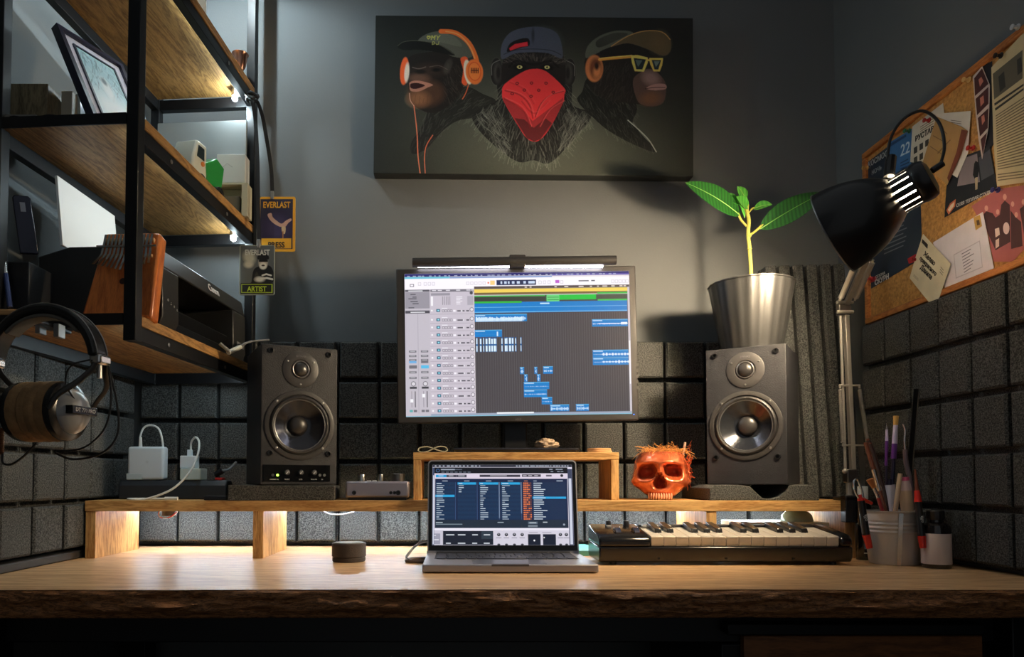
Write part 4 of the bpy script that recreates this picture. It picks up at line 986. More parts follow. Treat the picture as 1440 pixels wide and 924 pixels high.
# ------------------------------------------------------------------ pass badges on lanyards
STR = mat('black_webbing', (22, 22, 26), .7); YEL = mat('badge_yellow', (232, 168, 44), .4); OFFW = mat('badge_white', (214, 216, 206), .5); GRN = mat('lime_print', (190, 214, 60), .5)
def badge(name, label, px0, px1, py0, py1, Y, kind, hang, mid):
    a = P(px0, py0, Y); b = P(px1, py1, Y); cx, cz = (a.x+b.x)/2, (a.z+b.z)/2; w, h = (b.x-a.x), (a.z-b.z)
    t = thing(name, label, 'badge', (cx, Y, cz), 0, 'pass badges hanging from the shelf post'); 
    edge = YEL if kind == 'press' else mat('badge_edge', (150, 156, 144), .5)
    n = 6; r = .004
    rc = [(sx*(w/2-r)+r*math.cos(A)*1, sz*(h/2-r)+r*math.sin(A)) for sx, sz, a0 in ((1, 1, 0), (-1, 1, PI/2), (-1, -1, PI), (1, -1, 1.5*PI)) for A in [a0+i*PI/2/n for i in range(n+1)]]
    MB().prism(rc, -.0012, .0012, frame((0, 0, 0), (1, 0, 0), (0, 0, 1))).build('card', edge, t)
    pt = Paint(0, 100, 0, 150, 150, 225, (46, 42, 66) if kind == 'press' else (88, 92, 92))
    if kind == 'press':
        pt.ell(52, 80, 50, 46, (40,34,60), 0, .2); pt.ell(52,90,40,36,(66,56,92),0,.5)
        pt.poly([(22,46),(34,42),(38,54),(52,66),(66,74),(80,64),(94,58),(96,64),(86,72),(76,84),(58,82),(40,72),(28,60)], (206,164,146), smooth=3)
        pt.poly([(66,84),(78,84),(76,104),(68,100)], (214,190,150), smooth=3); pt.line([(70,98),(70,118)],4,(170,120,80))
        pt.rect(4,118,96,148,(232,168,44))
    else:
        pt.rect(0,0,100,150,(96,100,100)); pt.ell(26,36,16,20,(196,196,176),-30,.4); pt.ell(24,58,13,10,(206,204,186),0,.4)
        pt.poly([(34,110),(40,74),(62,62),(88,62),(100,84),(100,114),(34,116)], (26,27,27), smooth=4)
        pt.ell(68,52,14,20,(186,176,158),0,.15); pt.ell(68,62,11,11,(222,220,208),0,.2); pt.poly([(52,42),(54,28),(68,22),(82,28),(84,42)], (22,22,22), smooth=3); pt.rect(55,43,82,50,(14,14,14)); pt.ell(68,61,5,2.6,(60,50,46))
        pt.poly([(40,110),(48,80),(56,96),(60,112)], (60,56,48), smooth=3); pt.ell(58,104,14,8,(222,220,210),0,.4); pt.line([(66,92),(78,88),(92,92)],5,(226,226,216)); pt.line([(62,102),(80,100),(96,104)],6,(226,226,216))
        pt.rect(0,116,100,150,(30,32,26)); pt.rect(3,119,97,121,(190,214,60)); pt.rect(3,144,97,146,(190,214,60)); pt.rect(3,119,5,146,(190,214,60)); pt.rect(94,119,97,146,(190,214,60))
    m_ = .006 if kind == 'press' else .002
    x0_, x1_, z0_, z1_ = -w/2+m_-(.006 if kind == 'press' else 0)+.0012, w/2-m_, -h/2+m_, h/2-m_
    pt.mesh('printed_card', attr_mat('badge_print', .4), [(x0_, -.0015, z1_), (x1_, -.0015, z1_), (x1_, -.0015, z0_), (x0_, -.0015, z0_)], t)
    tc = YEL if kind == 'press' else OFFW
    text('badge_lettering', 'EVERLAST', h*.155, frame(((x0_+x1_)/2, -.002, h*.345), (1, 0, 0), (0, 0, 1)), tc, t, xs=.72, bold=.0004)
    text('badge_lettering', 'PRESS' if kind == 'press' else 'ARTIST', h*.14, frame(((x0_+x1_)/2, -.002, -h*.385), (1, 0, 0), (0, 0, 1)), mat('ink_black', (20, 20, 20), .5) if kind == 'press' else GRN, t, xs=.85, bold=.0004)
    tp = P(*mid, Y)-Vector((cx, Y, cz))
    MB().box(tp.x-.004, tp.x+.004, -.003, .003, h/2-.006, h/2+.014).build('clip', STEEL, t, bev=.001)
    pts = [P(*q)-Vector((cx, Y, cz)) for q in hang]
    MB().strap(smooth_path([(tp.x, 0, h/2+.012)]+pts, 6), .009, .0012, (1, .3, 0)).build('lanyard', STR, t)
    return t
badge('press_badge', 'yellow framed press badge hanging beside the shelf post', 366, 415, 277, 354, 1.70, 'press', [(381, 235, 1.70), (374, 190, 1.69), (368, 160, 1.69), (360, 140, 1.69), (350, 136, 1.69)], (383, 270))
badge('artist_badge', 'grey artist badge showing a bearded man, lower of the two', 337, 386, 345, 415, 1.655, 'artist', [(363, 290, 1.66), (362, 220, 1.66), (358, 160, 1.66), (352, 138, 1.66)], (364, 338))
o = MB()
mb = MB()
kn = smooth_path([P(346, 132, 1.66), P(354, 138, 1.65), P(362, 134, 1.67), P(358, 142, 1.69), P(348, 141, 1.67), P(352, 130, 1.65), P(364, 138, 1.66)], 6)
mb.tube(kn, .0045, 8); kn2 = mb.build('strap_knot', STR, loc=P(354, 138, 1.66)); tag(kn2, 'black knotted strap tied around the post at the upper shelf', 'strap')

# ------------------------------------------------------------------ headphones on a hook
YH = 1.10
hk_ = P(84, 462, YH)
t = thing('hook', 'small black and chrome hook under the lowest shelf holding the headphones', 'hook', (P(66, 470, 1.15).x, 1.15, .261))
hx = P(66, 470, 1.15).x
MB().box(-.03, .028, .035, .06, -.0, -.006).build('mounting_plate', BLK, t, bev=.001)
MB().box(-.008, .008, -.055, .06, -.012, -.006).build('arm', BLK, t, bev=.002)
MB().box(.010, .019, .0, .02, -.028, -.006).build('clip', mat('clip_grey', (130, 130, 130), .5), t, bev=.001); MB().box(-.02, -.012, .0, .02, -.022, -.006).build('clip', MATS['clip_grey'], t, bev=.001)
hc = Vector((P(66, 437, YH).x, YH, 0)); topz = P(66, 437, YH).z
PHI = math.radians(9); ax_ = Vector((math.cos(PHI), -math.sin(PHI), 0))
t = thing('headphones', 'black studio headphones with brown velour pads hanging at the left', 'headphones', (hc.x, hc.y, topz-.172), -PHI)
# local: x = cup axis, z up; headband top at z=.172
HB = mat('headband_leather', (22, 22, 22), .32, bump=.2, bscale=150); VEL = mat('brown_velour', (146, 112, 74), .95, bump=.6, bscale=260, var=.25, vscale=60); GSH = mat('cup_grey', (150, 150, 150), .3, coat=.4); BP = mat('cup_black', (20, 20, 22), .25)
def arc(rx, rz, a0, a1, n, zc=.088): return [(rx*math.cos(math.radians(a0+(a1-a0)*i/n)), 0, zc+rz*math.sin(math.radians(a0+(a1-a0)*i/n))) for i in range(n+1)]
MB().strap(arc(.090, .085, 6, 172, 44), .034, .014, (0, 1, 0)).build('headband', HB, t, bev=.004)
MB().strap(arc(.080, .074, 40, 140, 24), .028, .006, (0, 1, 0)).build('headband_pad', mat('pad_grey', (96, 92, 84), .8), t, bev=.002)
for yy in (-.012, .012): MB().tube(arc(.0885, .0885, 14, 166, 40, .088) if 0 else [(x, yy, z) for x, y, z in arc(.0975, .0925, 8, 170, 44)], .0012, 6).build('steel_band', STEEL, t)
def cup(side):
    s = side; cz = .014
    off = 0.0
    # s=+1 right cup: axis local x from -.012 to .062
    def L(x): return s*x
    pad = [(.030, -.010), (.040, -.014), (.047, -.006), (.048, .004), (.045, .012), (.036, .014)]
    Mx = Matrix.Translation((0, 0, cz)) @ (Matrix.Rotation(PI/2, 4, 'Y') if s > 0 else Matrix.Rotation(-PI/2, 4, 'Y')) @ Matrix.Rotation(.0, 4, 'X')
    o1 = .004
    MB().lathe([(.026, o1+.004), (.030, o1-.010), (.040, o1-.013), (.046, o1-.005), (.047, o1+.006), (.043, o1+.012), (.03, o1+.012)], 48, Mx, flute=.012, nf=16).build('ear_pad', VEL, t)
    MB().lathe([(.028, o1+.011), (.044, o1+.011), (.047, o1+.018), (.046, o1+.027), (.042, o1+.03)], 48, Mx, flute=.008, nf=20).build('pad_skirt', VEL, t)
    MB().lathe([(.045, o1+.027), (.0465, o1+.031), (.045, o1+.038), (.036, o1+.043), (.02, o1+.045)], 48, Mx).build('cup_shell', BP, t)
    MB().lathe([(.0355, o1+.042), (.034, o1+.047), (.027, o1+.055), (.015, o1+.060), (0, o1+.062)], 40, Mx, cap0=False).build('cup_dome', GSH, t)
    pl = MB().box(o1+.045, o1+.0655, -.028, .028, -.006, .007, Matrix.Translation((0, 0, cz)) if s > 0 else Matrix.Translation((0, 0, cz)) @ Matrix.Rotation(PI, 4, 'Z')).build('name_bar', BP, t, bev=.001)
    if s > 0: text('model_lettering', 'DT 770 PRO', .0085, frame((o1+.066, 0, cz+.0005), (0, 1, 0), (0, 0, 1)), mat('white_print', (220, 220, 220)), pl, ext=.0003)
    # fork and slider
    for yy in (-1, 1):
        MB().tube(smooth_path([(s*.092, yy*.006, .10), (s*.091, yy*.014, .078), (s*.080, yy*.034, .054), (s*.056, yy*.045, .034), (s*.044, yy*.0465, cz)], 5), .0028, 8, flat=1.6).build('fork', mat('dark_steel', (60, 58, 56), .3, metal=.8), t)
    MB().box(-.009+s*.092, .011+s*.092, -.014, .014, .084, .100, T(0, 0, 0)).build('slider_block', CHROME, t, bev=.004)
    MB().rod((s*.092, 0, .086), (s*.092, 0, .064), .004).build('slider_rod', STEEL, t)
cup(1); cup(-1)
CB = mat('cable_black', (20, 20, 20), .45)
MB().tube(smooth_path([(.060, -.012, .03), (.058, -.03, .055), (.066, -.028, .08), (.088, -.016, .09)], 6), .0014, 6).build('bridge_cable', CB, t)
MB().tube(smooth_path([(.098, .01, .09), (.104, .012, .04), (.098, .008, -.01), (.070, -.002, -.042), (.03, -.01, -.048)], 6), .0016, 6).build('cable_loop', CB, t)
MB().tube(smooth_path([(.098, .01, .09), (.108, .02, .03), (.112, .018, -.02), (.092, .01, -.05), (.05, .002, -.06), (.02, 0, -.05)], 6), .0018, 6).build('cable_loop', CB, t)
coil = [(-.052+.006*math.cos(a*1.0), -.03+.006*math.sin(a*1.0), -.012-a*.00042) for a in [i*.5 for i in range(0, 200)]]
MB().tube(coil, .0012, 5).build('coiled_cable', mat('coil_copper', (96, 66, 50), .3, metal=.5), t)
MB().tube(smooth_path([(-.046, -.03, -.052), (-.044, -.03, -.066), (-.03, -.03, -.068), (-.01, -.03, -.056), (.01, -.028, -.036)], 6), .0018, 6).build('coiled_cable_end', CB, t)
# ------------------------------------------------------------------ desk lamp clamped at the right end of the riser
t = thing('desk_lamp', 'black architect desk lamp with sprung steel arm at the right', 'lamp', P(1198, 690, 1.497))
ARM = mat('arm_steel', (186, 180, 170), .4, metal=.55); LB = mat('lamp_black', (12, 12, 13), .42, coat=.2)
A0 = P(1197, 668, 1.49); A1 = P(1187, 432, 1.49); A2 = P(1262, 262, 1.215)
MB().box(.806, .838, 1.478, 1.499, ZR-.045, ZR+.012).build('clamp', LB, t, bev=.002)
MB().box(.806, .838, 1.478, 1.53, ZR+.0005, ZR+.008).build('clamp_plate', LB, t, bev=.002)
MB().rod((A0.x-.004, 1.492, ZR+.006), (A0.x-.004, 1.492, A0.z-.004), .006).build('pivot_pin', ARM, t)
MB().box(A0.x-.013, A0.x+.008, 1.480, 1.500, A0.z-.016, A0.z+.012).build('base_bracket', mat('bracket_steel', (120, 116, 112), .35, metal=1), t, bev=.002)
MB().sphere(A0+Vector((-.016, -.006, .008)), .0055, None, 16, 10).build('wing_nut', ARM, t)
def bar(a, b, w, d, name, m):
    a, b = Vector(a), Vector(b); M = aim(a, b-a); L = (b-a).length
    return MB().box(-w/2, w/2, -d/2, d/2, 0, L, M).build(name, m, t, bev=.001)
bar(A0+Vector((.004, 0, 0)), A1+Vector((.003, 0, 0)), .012, .009, 'lower_arm', ARM)
MB().rod(A0+Vector((-.012, 0, .012)), A1+Vector((-.008, 0, -.01)), .003).build('lower_rod', ARM, t)
pc = A0.lerp(A1, .53)
MB().rod(pc+Vector((-.02, -.004, 0)), pc+Vector((.024, -.004, 0)), .0022).build('cross_pin', ARM, t)
def spring(a, b, r, name='spring'):
    a, b = Vector(a), Vector(b); M = aim(a, b-a); L = (b-a).length; n = 46
    MB().tube([(r*math.cos(i*PI/4), r*math.sin(i*PI/4), .008+(L-.016)*i/(8*n)) for i in range(8*n+1)], .0009, 5, M).build(name, ARM, t)
    MB().rod(a, a.lerp(b, .05), .0022).build('spring_end', ARM, t); MB().rod(b, b.lerp(a, .05), .0022).build('spring_end', ARM, t)
spring(pc+Vector((-.018, -.004, 0)), A0+Vector((-.018, -.004, .06)), .0034); spring(pc+Vector((.022, -.004, 0)), A0+Vector((.034, -.004, .062)), .0034)
MB().rod(A0+Vector((-.02, -.004, .062)), A0+Vector((.036, -.004, .062)), .002).build('cross_pin', ARM, t)
MB().box(A1.x-.014, A1.x+.012, 1.483, 1.497, A1.z-.018, A1.z+.014).build('elbow_bracket', MATS['bracket_steel'], t, bev=.002)
for dz in (-.012, .008): MB().rod(A1+Vector((-.02, -.009, dz)), A1+Vector((.014, -.009, dz)), .0035).build('elbow_bolt', ARM, t)
off = Vector((.014, 0, -.002))
bar(A1+Vector((.004, 0, .005)), A2+Vector((0, 0, -.01)), .011, .009, 'upper_arm', ARM)
bar(A1+Vector((-.010, 0, .012)), A2+Vector((-.016, 0, -.005)), .006, .006, 'upper_rod', ARM)
ua = A1+Vector((-.008, 0, .03)); spring(A1.lerp(A2, .05)+Vector((-.013, 0, .004)), A1.lerp(A2, .42)+Vector((-.013, 0, .004)), .0052, 'spring'); spring(A1.lerp(A2, .05)+Vector((.018, 0, .004)), A1.lerp(A2, .42)+Vector((.018, 0, .004)), .0052, 'spring')
# head: axis from the opening centre to the cap
O = P(1172, 328, 1.285); K = P(1312, 247, 1.178)
axv = (K-O).normalized(); HL = (K-O).length
MH = aim(O, axv)
R0 = .079
outer = [(R0, 0), (R0*.99, .012), (R0*.955, .03), (R0*.89, .05), (R0*.79, .07), (R0*.66, .088), (R0*.52, .102), (.034, .110)]
prof = outer+[(.032, .110)]+[(r-.0015, z) for r, z in outer[::-1][1:]]
sh = MB().lathe(prof, 72, MH, cap0=False, cap1=False)
shade = sh.build('lamp_shade', LB, t, ang=60)
MB().lathe([(R0+.0008, -.001), (R0+.001, .001), (R0-.001, .0018), (R0-.0022, .001), (R0-.002, -.001)], 72, MH, cap0=False, cap1=False).build('rim', mat('rim_pale', (170, 170, 172), .3, metal=.8), t)
MB().lathe([(R0-.0035, .002), (R0*.99-.0035, .012), (R0*.955-.0035, .03), (R0*.89-.0035, .05), (R0*.79-.0035, .07), (R0*.66-.0035, .088), (R0*.52-.0035, .102)], 64, MH, cap0=False, cap1=False).build('reflector', mat('reflector_white', (226, 224, 218), .4), t)
# ventilated neck: fins with gaps through which the bulb neck shows
nf = 15; nb = MB()
for k in range(nf):
    a0 = 2*PI*k/nf; a1 = a0+2*PI/nf*.84
    pl = [(.033*math.cos(a0), .033*math.sin(a0)), (.033*math.cos(a1), .033*math.sin(a1)), (.030*math.cos(a1), .030*math.sin(a1)), (.030*math.cos(a0), .030*math.sin(a0))]
    nb.prism(pl, .108, .142, MH)
nb.lathe([(.030, .138), (.0335, .138), (.0335, .142), (.030, .142)], 44, MH, cap0=False, cap1=False)
nb.build('vented_neck', LB, t)
zk = HL
MB().lathe([(.0335, .141), (.035, .144), (.035, zk-.012), (.032, zk-.004), (.022, zk), (0, zk+.001)], 44, MH).build('socket_cap', LB, t)
MB().lathe([(.0, .036), (.018, .040), (.028, .052), (.030, .064), (.027, .078), (.020, .092), (.0195, .104), (.021, .112), (.021, .140), (0, .141)], 32, MH).build('bulb', emat('bulb_warm', (255, 230, 192), 660), t)
swv = MH @ Vector((0, .0, .15))
MB().rod(P(1250, 250, 1.21), P(1253, 222, 1.225), .009).build('joint', LB, t); MB().box(-.008, .008, -.008, .008, -.02, .016, Matrix.Translation(A2)).build('head_bracket', LB, t, bev=.002)
MB().rod(A2+Vector((0, 0, -.01)), MH @ Vector((0, 0, .12)), .006).build('head_joint', LB, t)
MB().rod(P(1311, 240, 1.19), P(1326, 230, 1.185), .0055).build('cable_gland', LB, t)
MB().tube(smooth_path([P(1322, 233, 1.185), P(1328, 205, 1.19), P(1320, 172, 1.20), P(1297, 156, 1.21), P(1270, 168, 1.22), P(1252, 196, 1.225), P(1248, 228, 1.22)], 8), .0026, 8).build('cable', CB, t)
under(t)
# ------------------------------------------------------------------ potted plant on the right speaker
ZSP = ZR+.0335+.30
pc = P(1060, 480, 1.60); px_, py_ = .668, 1.590
pc = P(1061, 480, 1.585); px_, py_ = pc.x, 1.60
t = thing('potted_plant', 'young rubber plant in a grey metal pot on the right speaker', 'plant', (px_, py_, ZSP))
POT = mat('pot_metal', (90, 90, 90), .4, metal=.8)
ht = P(1060, 392, 1.55).z-ZSP
pot = MB(); 
pot.lathe([(.0, .0008), (.064, .0008), (.0655, .004), (.0905, ht-.004), (.0925, ht-.003), (.0925, ht), (.090, ht), (.0885, ht-.004), (.084, ht-.03), (.0, ht-.03)], 88, flute=.012, nf=22, cap0=True)
pot.build('pot', POT, t, ang=50)
MB().lathe([(.083, ht-.028), (.05, ht-.024), (0, ht-.023)], 32, cap0=True).build('soil', mat('soil', (40, 28, 20), .95, bump=1, bscale=80), t)
def W(px, py, Y=1.60): return P(px, py, Y)-Vector((px_, py_, ZSP))
STM = mat('stem_green', (196, 192, 92), .5, var=.15, vscale=40)
MB().tube(smooth_path([W(1056, 395)-Vector((0, 0, .02)), W(1056, 380), W(1054, 350), W(1052, 330), W(1053, 310), W(1050, 296), W(1051, 288)], 5), [.0042]*31, 10).build('stem', STM, t)
MB().sphere(W(1054, 350), .0056, None, 12, 8, (1, 1, .6)).build('stem_node', STM, t)
MB().sphere(W(1053, 332), .006, None, 12, 8, (1, 1, .6)).build('stem_node', STM, t)
for q in ([(1052, 331), (1060, 327), (1069, 319), (1073, 316)], [(1050, 318), (1042, 309), (1038, 300), (1037, 300)], [(1050, 300), (1045, 290), (1040, 285)], [(1053, 299), (1058, 293), (1062, 292)], [(1050, 300), (1044, 296), (1041, 288)], [(1051, 290), (1049, 286), (1047, 285)]):
    MB().tube(smooth_path([W(*a) for a in q], 4), .0026 if q[0][1] > 310 else .0018, 8).build('leaf_stalk', STM, t)
def leafmat(n, c, c2):
    m = mat(n, c, .32, coat=.25); nt = m.node_tree; N = nt.nodes; L = nt.links; b = N['Principled BSDF']
    tc = N.new('ShaderNodeTexCoord'); wv = N.new('ShaderNodeTexWave'); wv.inputs['Scale'].default_value = 40; wv.inputs['Distortion'].default_value = 1.2; wv.bands_direction = 'X'
    L.new(tc.outputs['Object'], wv.inputs['Vector']); r = N.new('ShaderNodeValToRGB'); r.color_ramp.elements[0].color = lin(c)+(1,); r.color_ramp.elements[1].color = lin(c2)+(1,)
    L.new(wv.outputs['Fac'], r.inputs['Fac']); L.new(r.outputs['Color'], b.inputs['Base Color']); return m
LD = leafmat('leaf_dark', (26, 74, 30), (46, 104, 42)); LL = leafmat('leaf_light', (70, 150, 56), (98, 180, 74))
MIDR = mat('midrib', (150, 190, 96), .5)
def leaf(p0, p1, width, up, bend, m, fold=.25, Y0=1.6, Y1=1.6):
    a, b = W(p0[0], p0[1], Y0), W(p1[0], p1[1], Y1); ax = (b-a); L = ax.length; ax.normalize()
    nrm = Vector(up); nrm = (nrm-ax*nrm.dot(ax)).normalized(); sd = ax.cross(nrm); n, mm = 18, 8; mb = MB(); rows = []; rib = []
    for i in range(n+1):
        u = i/n; w = width*.5*(math.sin(PI*min(1, u**.85))**.75 if 0 < u < 1 else .02)
        c = a+ax*L*u+nrm*(bend*4*u*(1-u)); rib.append(c+nrm*.0)
        rows.append([mb.bm.verts.new(c+sd*w*v+nrm*(abs(v)**1.3)*w*fold) for v in [-1+2*j/mm for j in range(mm+1)]])
    for r1, r2 in zip(rows[:-1], rows[1:]):
        for j in range(mm): mb.bm.faces.new((r1[j], r1[j+1], r2[j+1], r2[j]))
    o = mb.build('leaf', m, t, ang=80); s = o.modifiers.new('thick', 'SOLIDIFY'); s.thickness = .0009
    MB().tube(rib, [.0012*(1-.7*i/n) for i in range(n+1)], 6).build('midrib', MIDR, o)
leaf((1041, 303), (964, 257), .058, (.1, -1, .25), .008, LD, .15, 1.6, 1.57)
leaf((1069, 322), (1158, 271), .056, (-.1, -1, .25), .008, LD, .12, 1.6, 1.58)
leaf((1042, 287), (1013, 273), .025, (.2, -1, .3), .003, LL, .2)
leaf((1052, 293), (1035, 277), .028, (.2, -1, .2), .003, LL, .2, 1.6, 1.58)
leaf((1048, 281), (1037, 262), .025, (.2, -1, .1), .003, LL, .2)
leaf((1060, 294), (1086, 288), .025, (0, -1, .5), .004, LL, .3, 1.6, 1.58)
leaf((1047, 306), (1039, 287), .009, (.3, -.9, .2), .002, LL, .3, 1.6, 1.59)

# ------------------------------------------------------------------ midi keyboard
yk = 1.378; xl = P(843, 788, yk).x; xr = P(1200, 788, yk).x; kw = xr-xl; ydp = .118
t = thing('midi_keyboard', 'small black keyboard controller with two octaves of piano keys', 'keyboard', ((xl+xr)/2, yk, ZD))
cx = (xl+xr)/2; kx0 = P(915.6, 770, yk+.004).x-cx; kx1 = P(1180, 770, yk+.004).x-cx
h0, h1 = .056, .071
G = mat('keyboard_gloss', (20, 19, 20), .22); GM = mat('keyboard_matte', (34, 33, 35), .45)
side = lambda y, top: 0
Mx = lambda x: frame((x, 0, 0), (0, 1, 0), (0, 0, 1))   # local x=y(depth), local y=z, extruded along +x
b = MB()
b.prism([(.006, .006), (ydp-.006, .006), (ydp, .014), (ydp, .040), (0, .036), (0, .016)], 0, kw, Mx(-kw/2)); b.build('lower_case', G, t, bev=.003)
MB().prism([(0, .0362), (ydp, .0402), (ydp, h1), (ydp-.01, h1+.002), (.012, h0+.003), (0, h0-.006)], 0, kx0-.0015+kw/2, Mx(-kw/2)).build('control_panel', G, t, bev=.004)
MB().prism([(0, .0362), (ydp, .0402), (ydp, h1), (ydp-.01, h1+.002), (.012, h0+.003), (0, h0-.006)], 0, kw/2-kx1-.0012, Mx(kx1+.0012)).build('end_cheek', G, t, bev=.004)
MB().prism([(ydp-.018, .0402), (ydp, .0402), (ydp, h1), (ydp-.01, h1+.002), (ydp-.018, h1+.001)], 0, kx1-kx0-.002, Mx(kx0+.001)).build('rear_panel', GM, t, bev=.001)
WK = mat('ivory_key', (222, 214, 200), .3, coat=.3); BKY = mat('ebony_key', (22, 22, 24), .3, coat=.3); p = (kx1-kx0)/15
for k in range(15):
    x = kx0+k*p+.0005
    MB().prism([(.0035, .040), (.006, .036), (.012, .0415), (ydp-.019, .0455), (ydp-.019, h1-.004), (.0035, h0), (.0025, h0-.002), (.0035, h0-.006)], 0, p-.0011, Mx(x)).build('white_key', WK, t, bev=.0008)
for k in (0, 1, 3, 4, 5, 7, 8, 10, 11, 12):
    x = kx0+(k+1)*p-.0065
    MB().prism([(.038, h0+.003), (.042, h0+.0125), (ydp-.019, h1+.0075), (ydp-.019, h1-.003)], 0, .013, Mx(x)).build('black_key', BKY, t, bev=.0012)
for k, x in enumerate((-.215, -.183)):
    xx = P(868+k*26, 752, 1.42).x-cx
    MB().cyl(.019, -.0055, .0055, 28, T(xx, .045, h0-.004) @ Matrix.Rotation(PI/2, 4, 'Y')).build('control_wheel', mat('wheel_blue', (40, 44, 64), .25), t, bev=.001)
    MB().box(xx-.009, xx-.0065, .022, .072, h0+.0015, h0+.0085, T(0, 0, 0, rx=.0)).build('wheel_guard', G, t, bev=.001)
    MB().lathe([(.0065, 0), (.0065, .010), (.0055, .012), (0, .012)], 20, T(xx-.006, .098, h1-.002)).build('knob', BLKP, t)
for k in range(6): MB().box(-.212+kw*0+k*.0005, -.203+k*.0005, .085, .095, h1-.0025, h1+.0012, T(k*.0 if k == 0 else k*.012+.06, 0, 0)).build('button', mat('pale_button', (170, 168, 164), .4), t, bev=.0006)
for x in (-.13, 0, .13): MB().box(x-.002, x+.002, -.0006, .002, .012, .0155).build('case_clip', mat('seam_black', (8, 8, 8), .5), t)
for x in (-kw/2+.03, kw/2-.03):
    for y in (.02, ydp-.02): MB().cyl(.007, 0, .0065, 16, T(x, y, 0)).build('rubber_foot', BLKP, t)

# flat pale box and glass dome behind the keyboard, under the riser
xa, xb = P(1042, 745, 1.55).x, P(1200, 745, 1.55).x
zt = P(1100, 735, 1.55).z
t = thing('flat_box', 'flat cream cardboard box lying under the riser right end', 'box', ((xa+xb)/2, 1.6, ZD))
MB().box(xa, .806, 1.55, 1.66, ZD+.0005, zt-.018).build('body', mat('cream_card', (206, 190, 150), .6), t, bev=.001); MB().box(xa-.002, .808, 1.548, 1.662, zt-.0175, zt).build('lid', mat('cream_lid', (232, 224, 196), .55), t, bev=.001); under(t)
c = P(1120, 735, 1.60); 
o = MB().lathe([(.034, 0), (.034, .002), (.031, .014), (.024, .021), (.012, .0245), (0, .025)], 40).build('ceramic_bowl', mat('celadon', (176, 196, 176), .2, coat=.5)); o.location = (c.x, 1.598, zt+.0005); tag(o, 'pale green upturned bowl sitting on the cream flat box', 'bowl')
# teal folder behind the laptop
xa, xb = P(607, 775, 1.50).x, P(842, 775, 1.50).x
t = thing('folder', 'teal folder lying flat on the desk behind the laptop', 'folder', ((xa+xb)/2, 1.58, ZD))
a, b = P(600, 778, 1.54).x, P(850, 778, 1.54).x
MB().prism([(a, 1.545), (b, 1.545), (b-.012, 1.70), (a+.03, 1.70)], ZD+.0005, ZD+.012).build('cover', mat('teal_card', (96, 168, 150), .5), t, bev=.001); under(t)
o = MB().tube(smooth_path([P(590, 792, 1.42), P(573, 786, 1.44), P(575, 778, 1.46), P(588, 765, 1.50), P(606, 760, 1.52), P(622, 762, 1.53)], 7), .0028, 8).build('cable', mat('grey_cable', (120, 120, 122), .5), loc=(P(580, 780, 1.45).x, 1.45, ZD)); tag(o, 'grey cable curling out from behind the laptop left side', 'cable')
o = MB().tube(smooth_path([Vector((P(612, 790, 1.40).x, 1.40, ZD+.004)), Vector((P(590, 790, 1.41).x, 1.41, ZD+.004)), Vector((P(572, 788, 1.42).x, 1.42, ZD+.004)), Vector((P(578, 790, 1.46).x, 1.46, ZD+.004)), Vector((P(606, 790, 1.47).x, 1.47, ZD+.004))], 7), .0034, 8).build('charging_cable', mat('dark_cable', (84, 70, 66), .5), loc=(P(580, 780, 1.42).x, 1.42, ZD)); tag(o, 'brownish cable loop lying flat on the desk left of the laptop', 'cable')
# smart puck
c = P(491, 790, 1.455); t = thing('smart_speaker', 'small round dark grey puck speaker on the desk', 'speaker', (c.x, 1.452, ZD))
MB().lathe([(.0315, .0), (.0335, .002), (.0335, .0085), (.0325, .0092), (.0325, .010), (.0345, .011), (.0345, .036), (.033, .038), (.030, .0375), (0, .0372)], 56).build('body', mat('puck_grey', (70, 62, 58), .75, bump=.4, bscale=600), t); MB().lathe([(.0295, .0376), (.0295, .0384), (0, .0384)], 48).build('top_disc', mat('puck_top', (104, 110, 100), .6), t)
# audio interface
ya = 1.535; xa, xb = P(485, 700, ya).x, P(575, 700, ya).x; wa = xb-xa
t = thing('audio_interface', 'silver audio interface with three knobs beside the left speaker', 'audio device', ((xa+xb)/2, ya, ZR))
SIL = mat('interface_silver', (172, 166, 176), .35, metal=.8)
MB().box(-wa/2, wa/2, 0, .11, .005, .0405).build('body', SIL, t, bev=.005, seg=3)
MB().box(-wa/2+.006, wa/2-.006, .003, .107, 0, .0055).build('rubber_base', BLKP, t)
for x, r, h in ((-.018-.02, .0088, .0155), (.006-.002, .0065, .0155), (.048-.006, .0155, .017)):
    yy = .035
    MB().lathe([(r, 0), (r, h-.001), (r*.94, h), (0, h)], 36, T(x, yy, .0405), flute=.015, nf=18).build('knob', CHROME if r < .01 else MATS['bracket_steel'], t)
for x in (-.012, .0): MB().box(x-.0045+(-.008), x+.0045-.008, .018, .027, .0403, .0425).build('button', WHITEP, t, bev=.0008)
for x, r in ((-.049, .0045), (.03, .0035), (.038, .0035), (.046, .0052)): MB().lathe([(r, 0), (r, .0012), (r*.7, .0012), (r*.65, .0003), (0, .0003)], 24, frame((x, -.0001, .016), (1, 0, 0), (0, 0, 1))).build('socket', mat('socket', (26, 26, 27), .3), t)

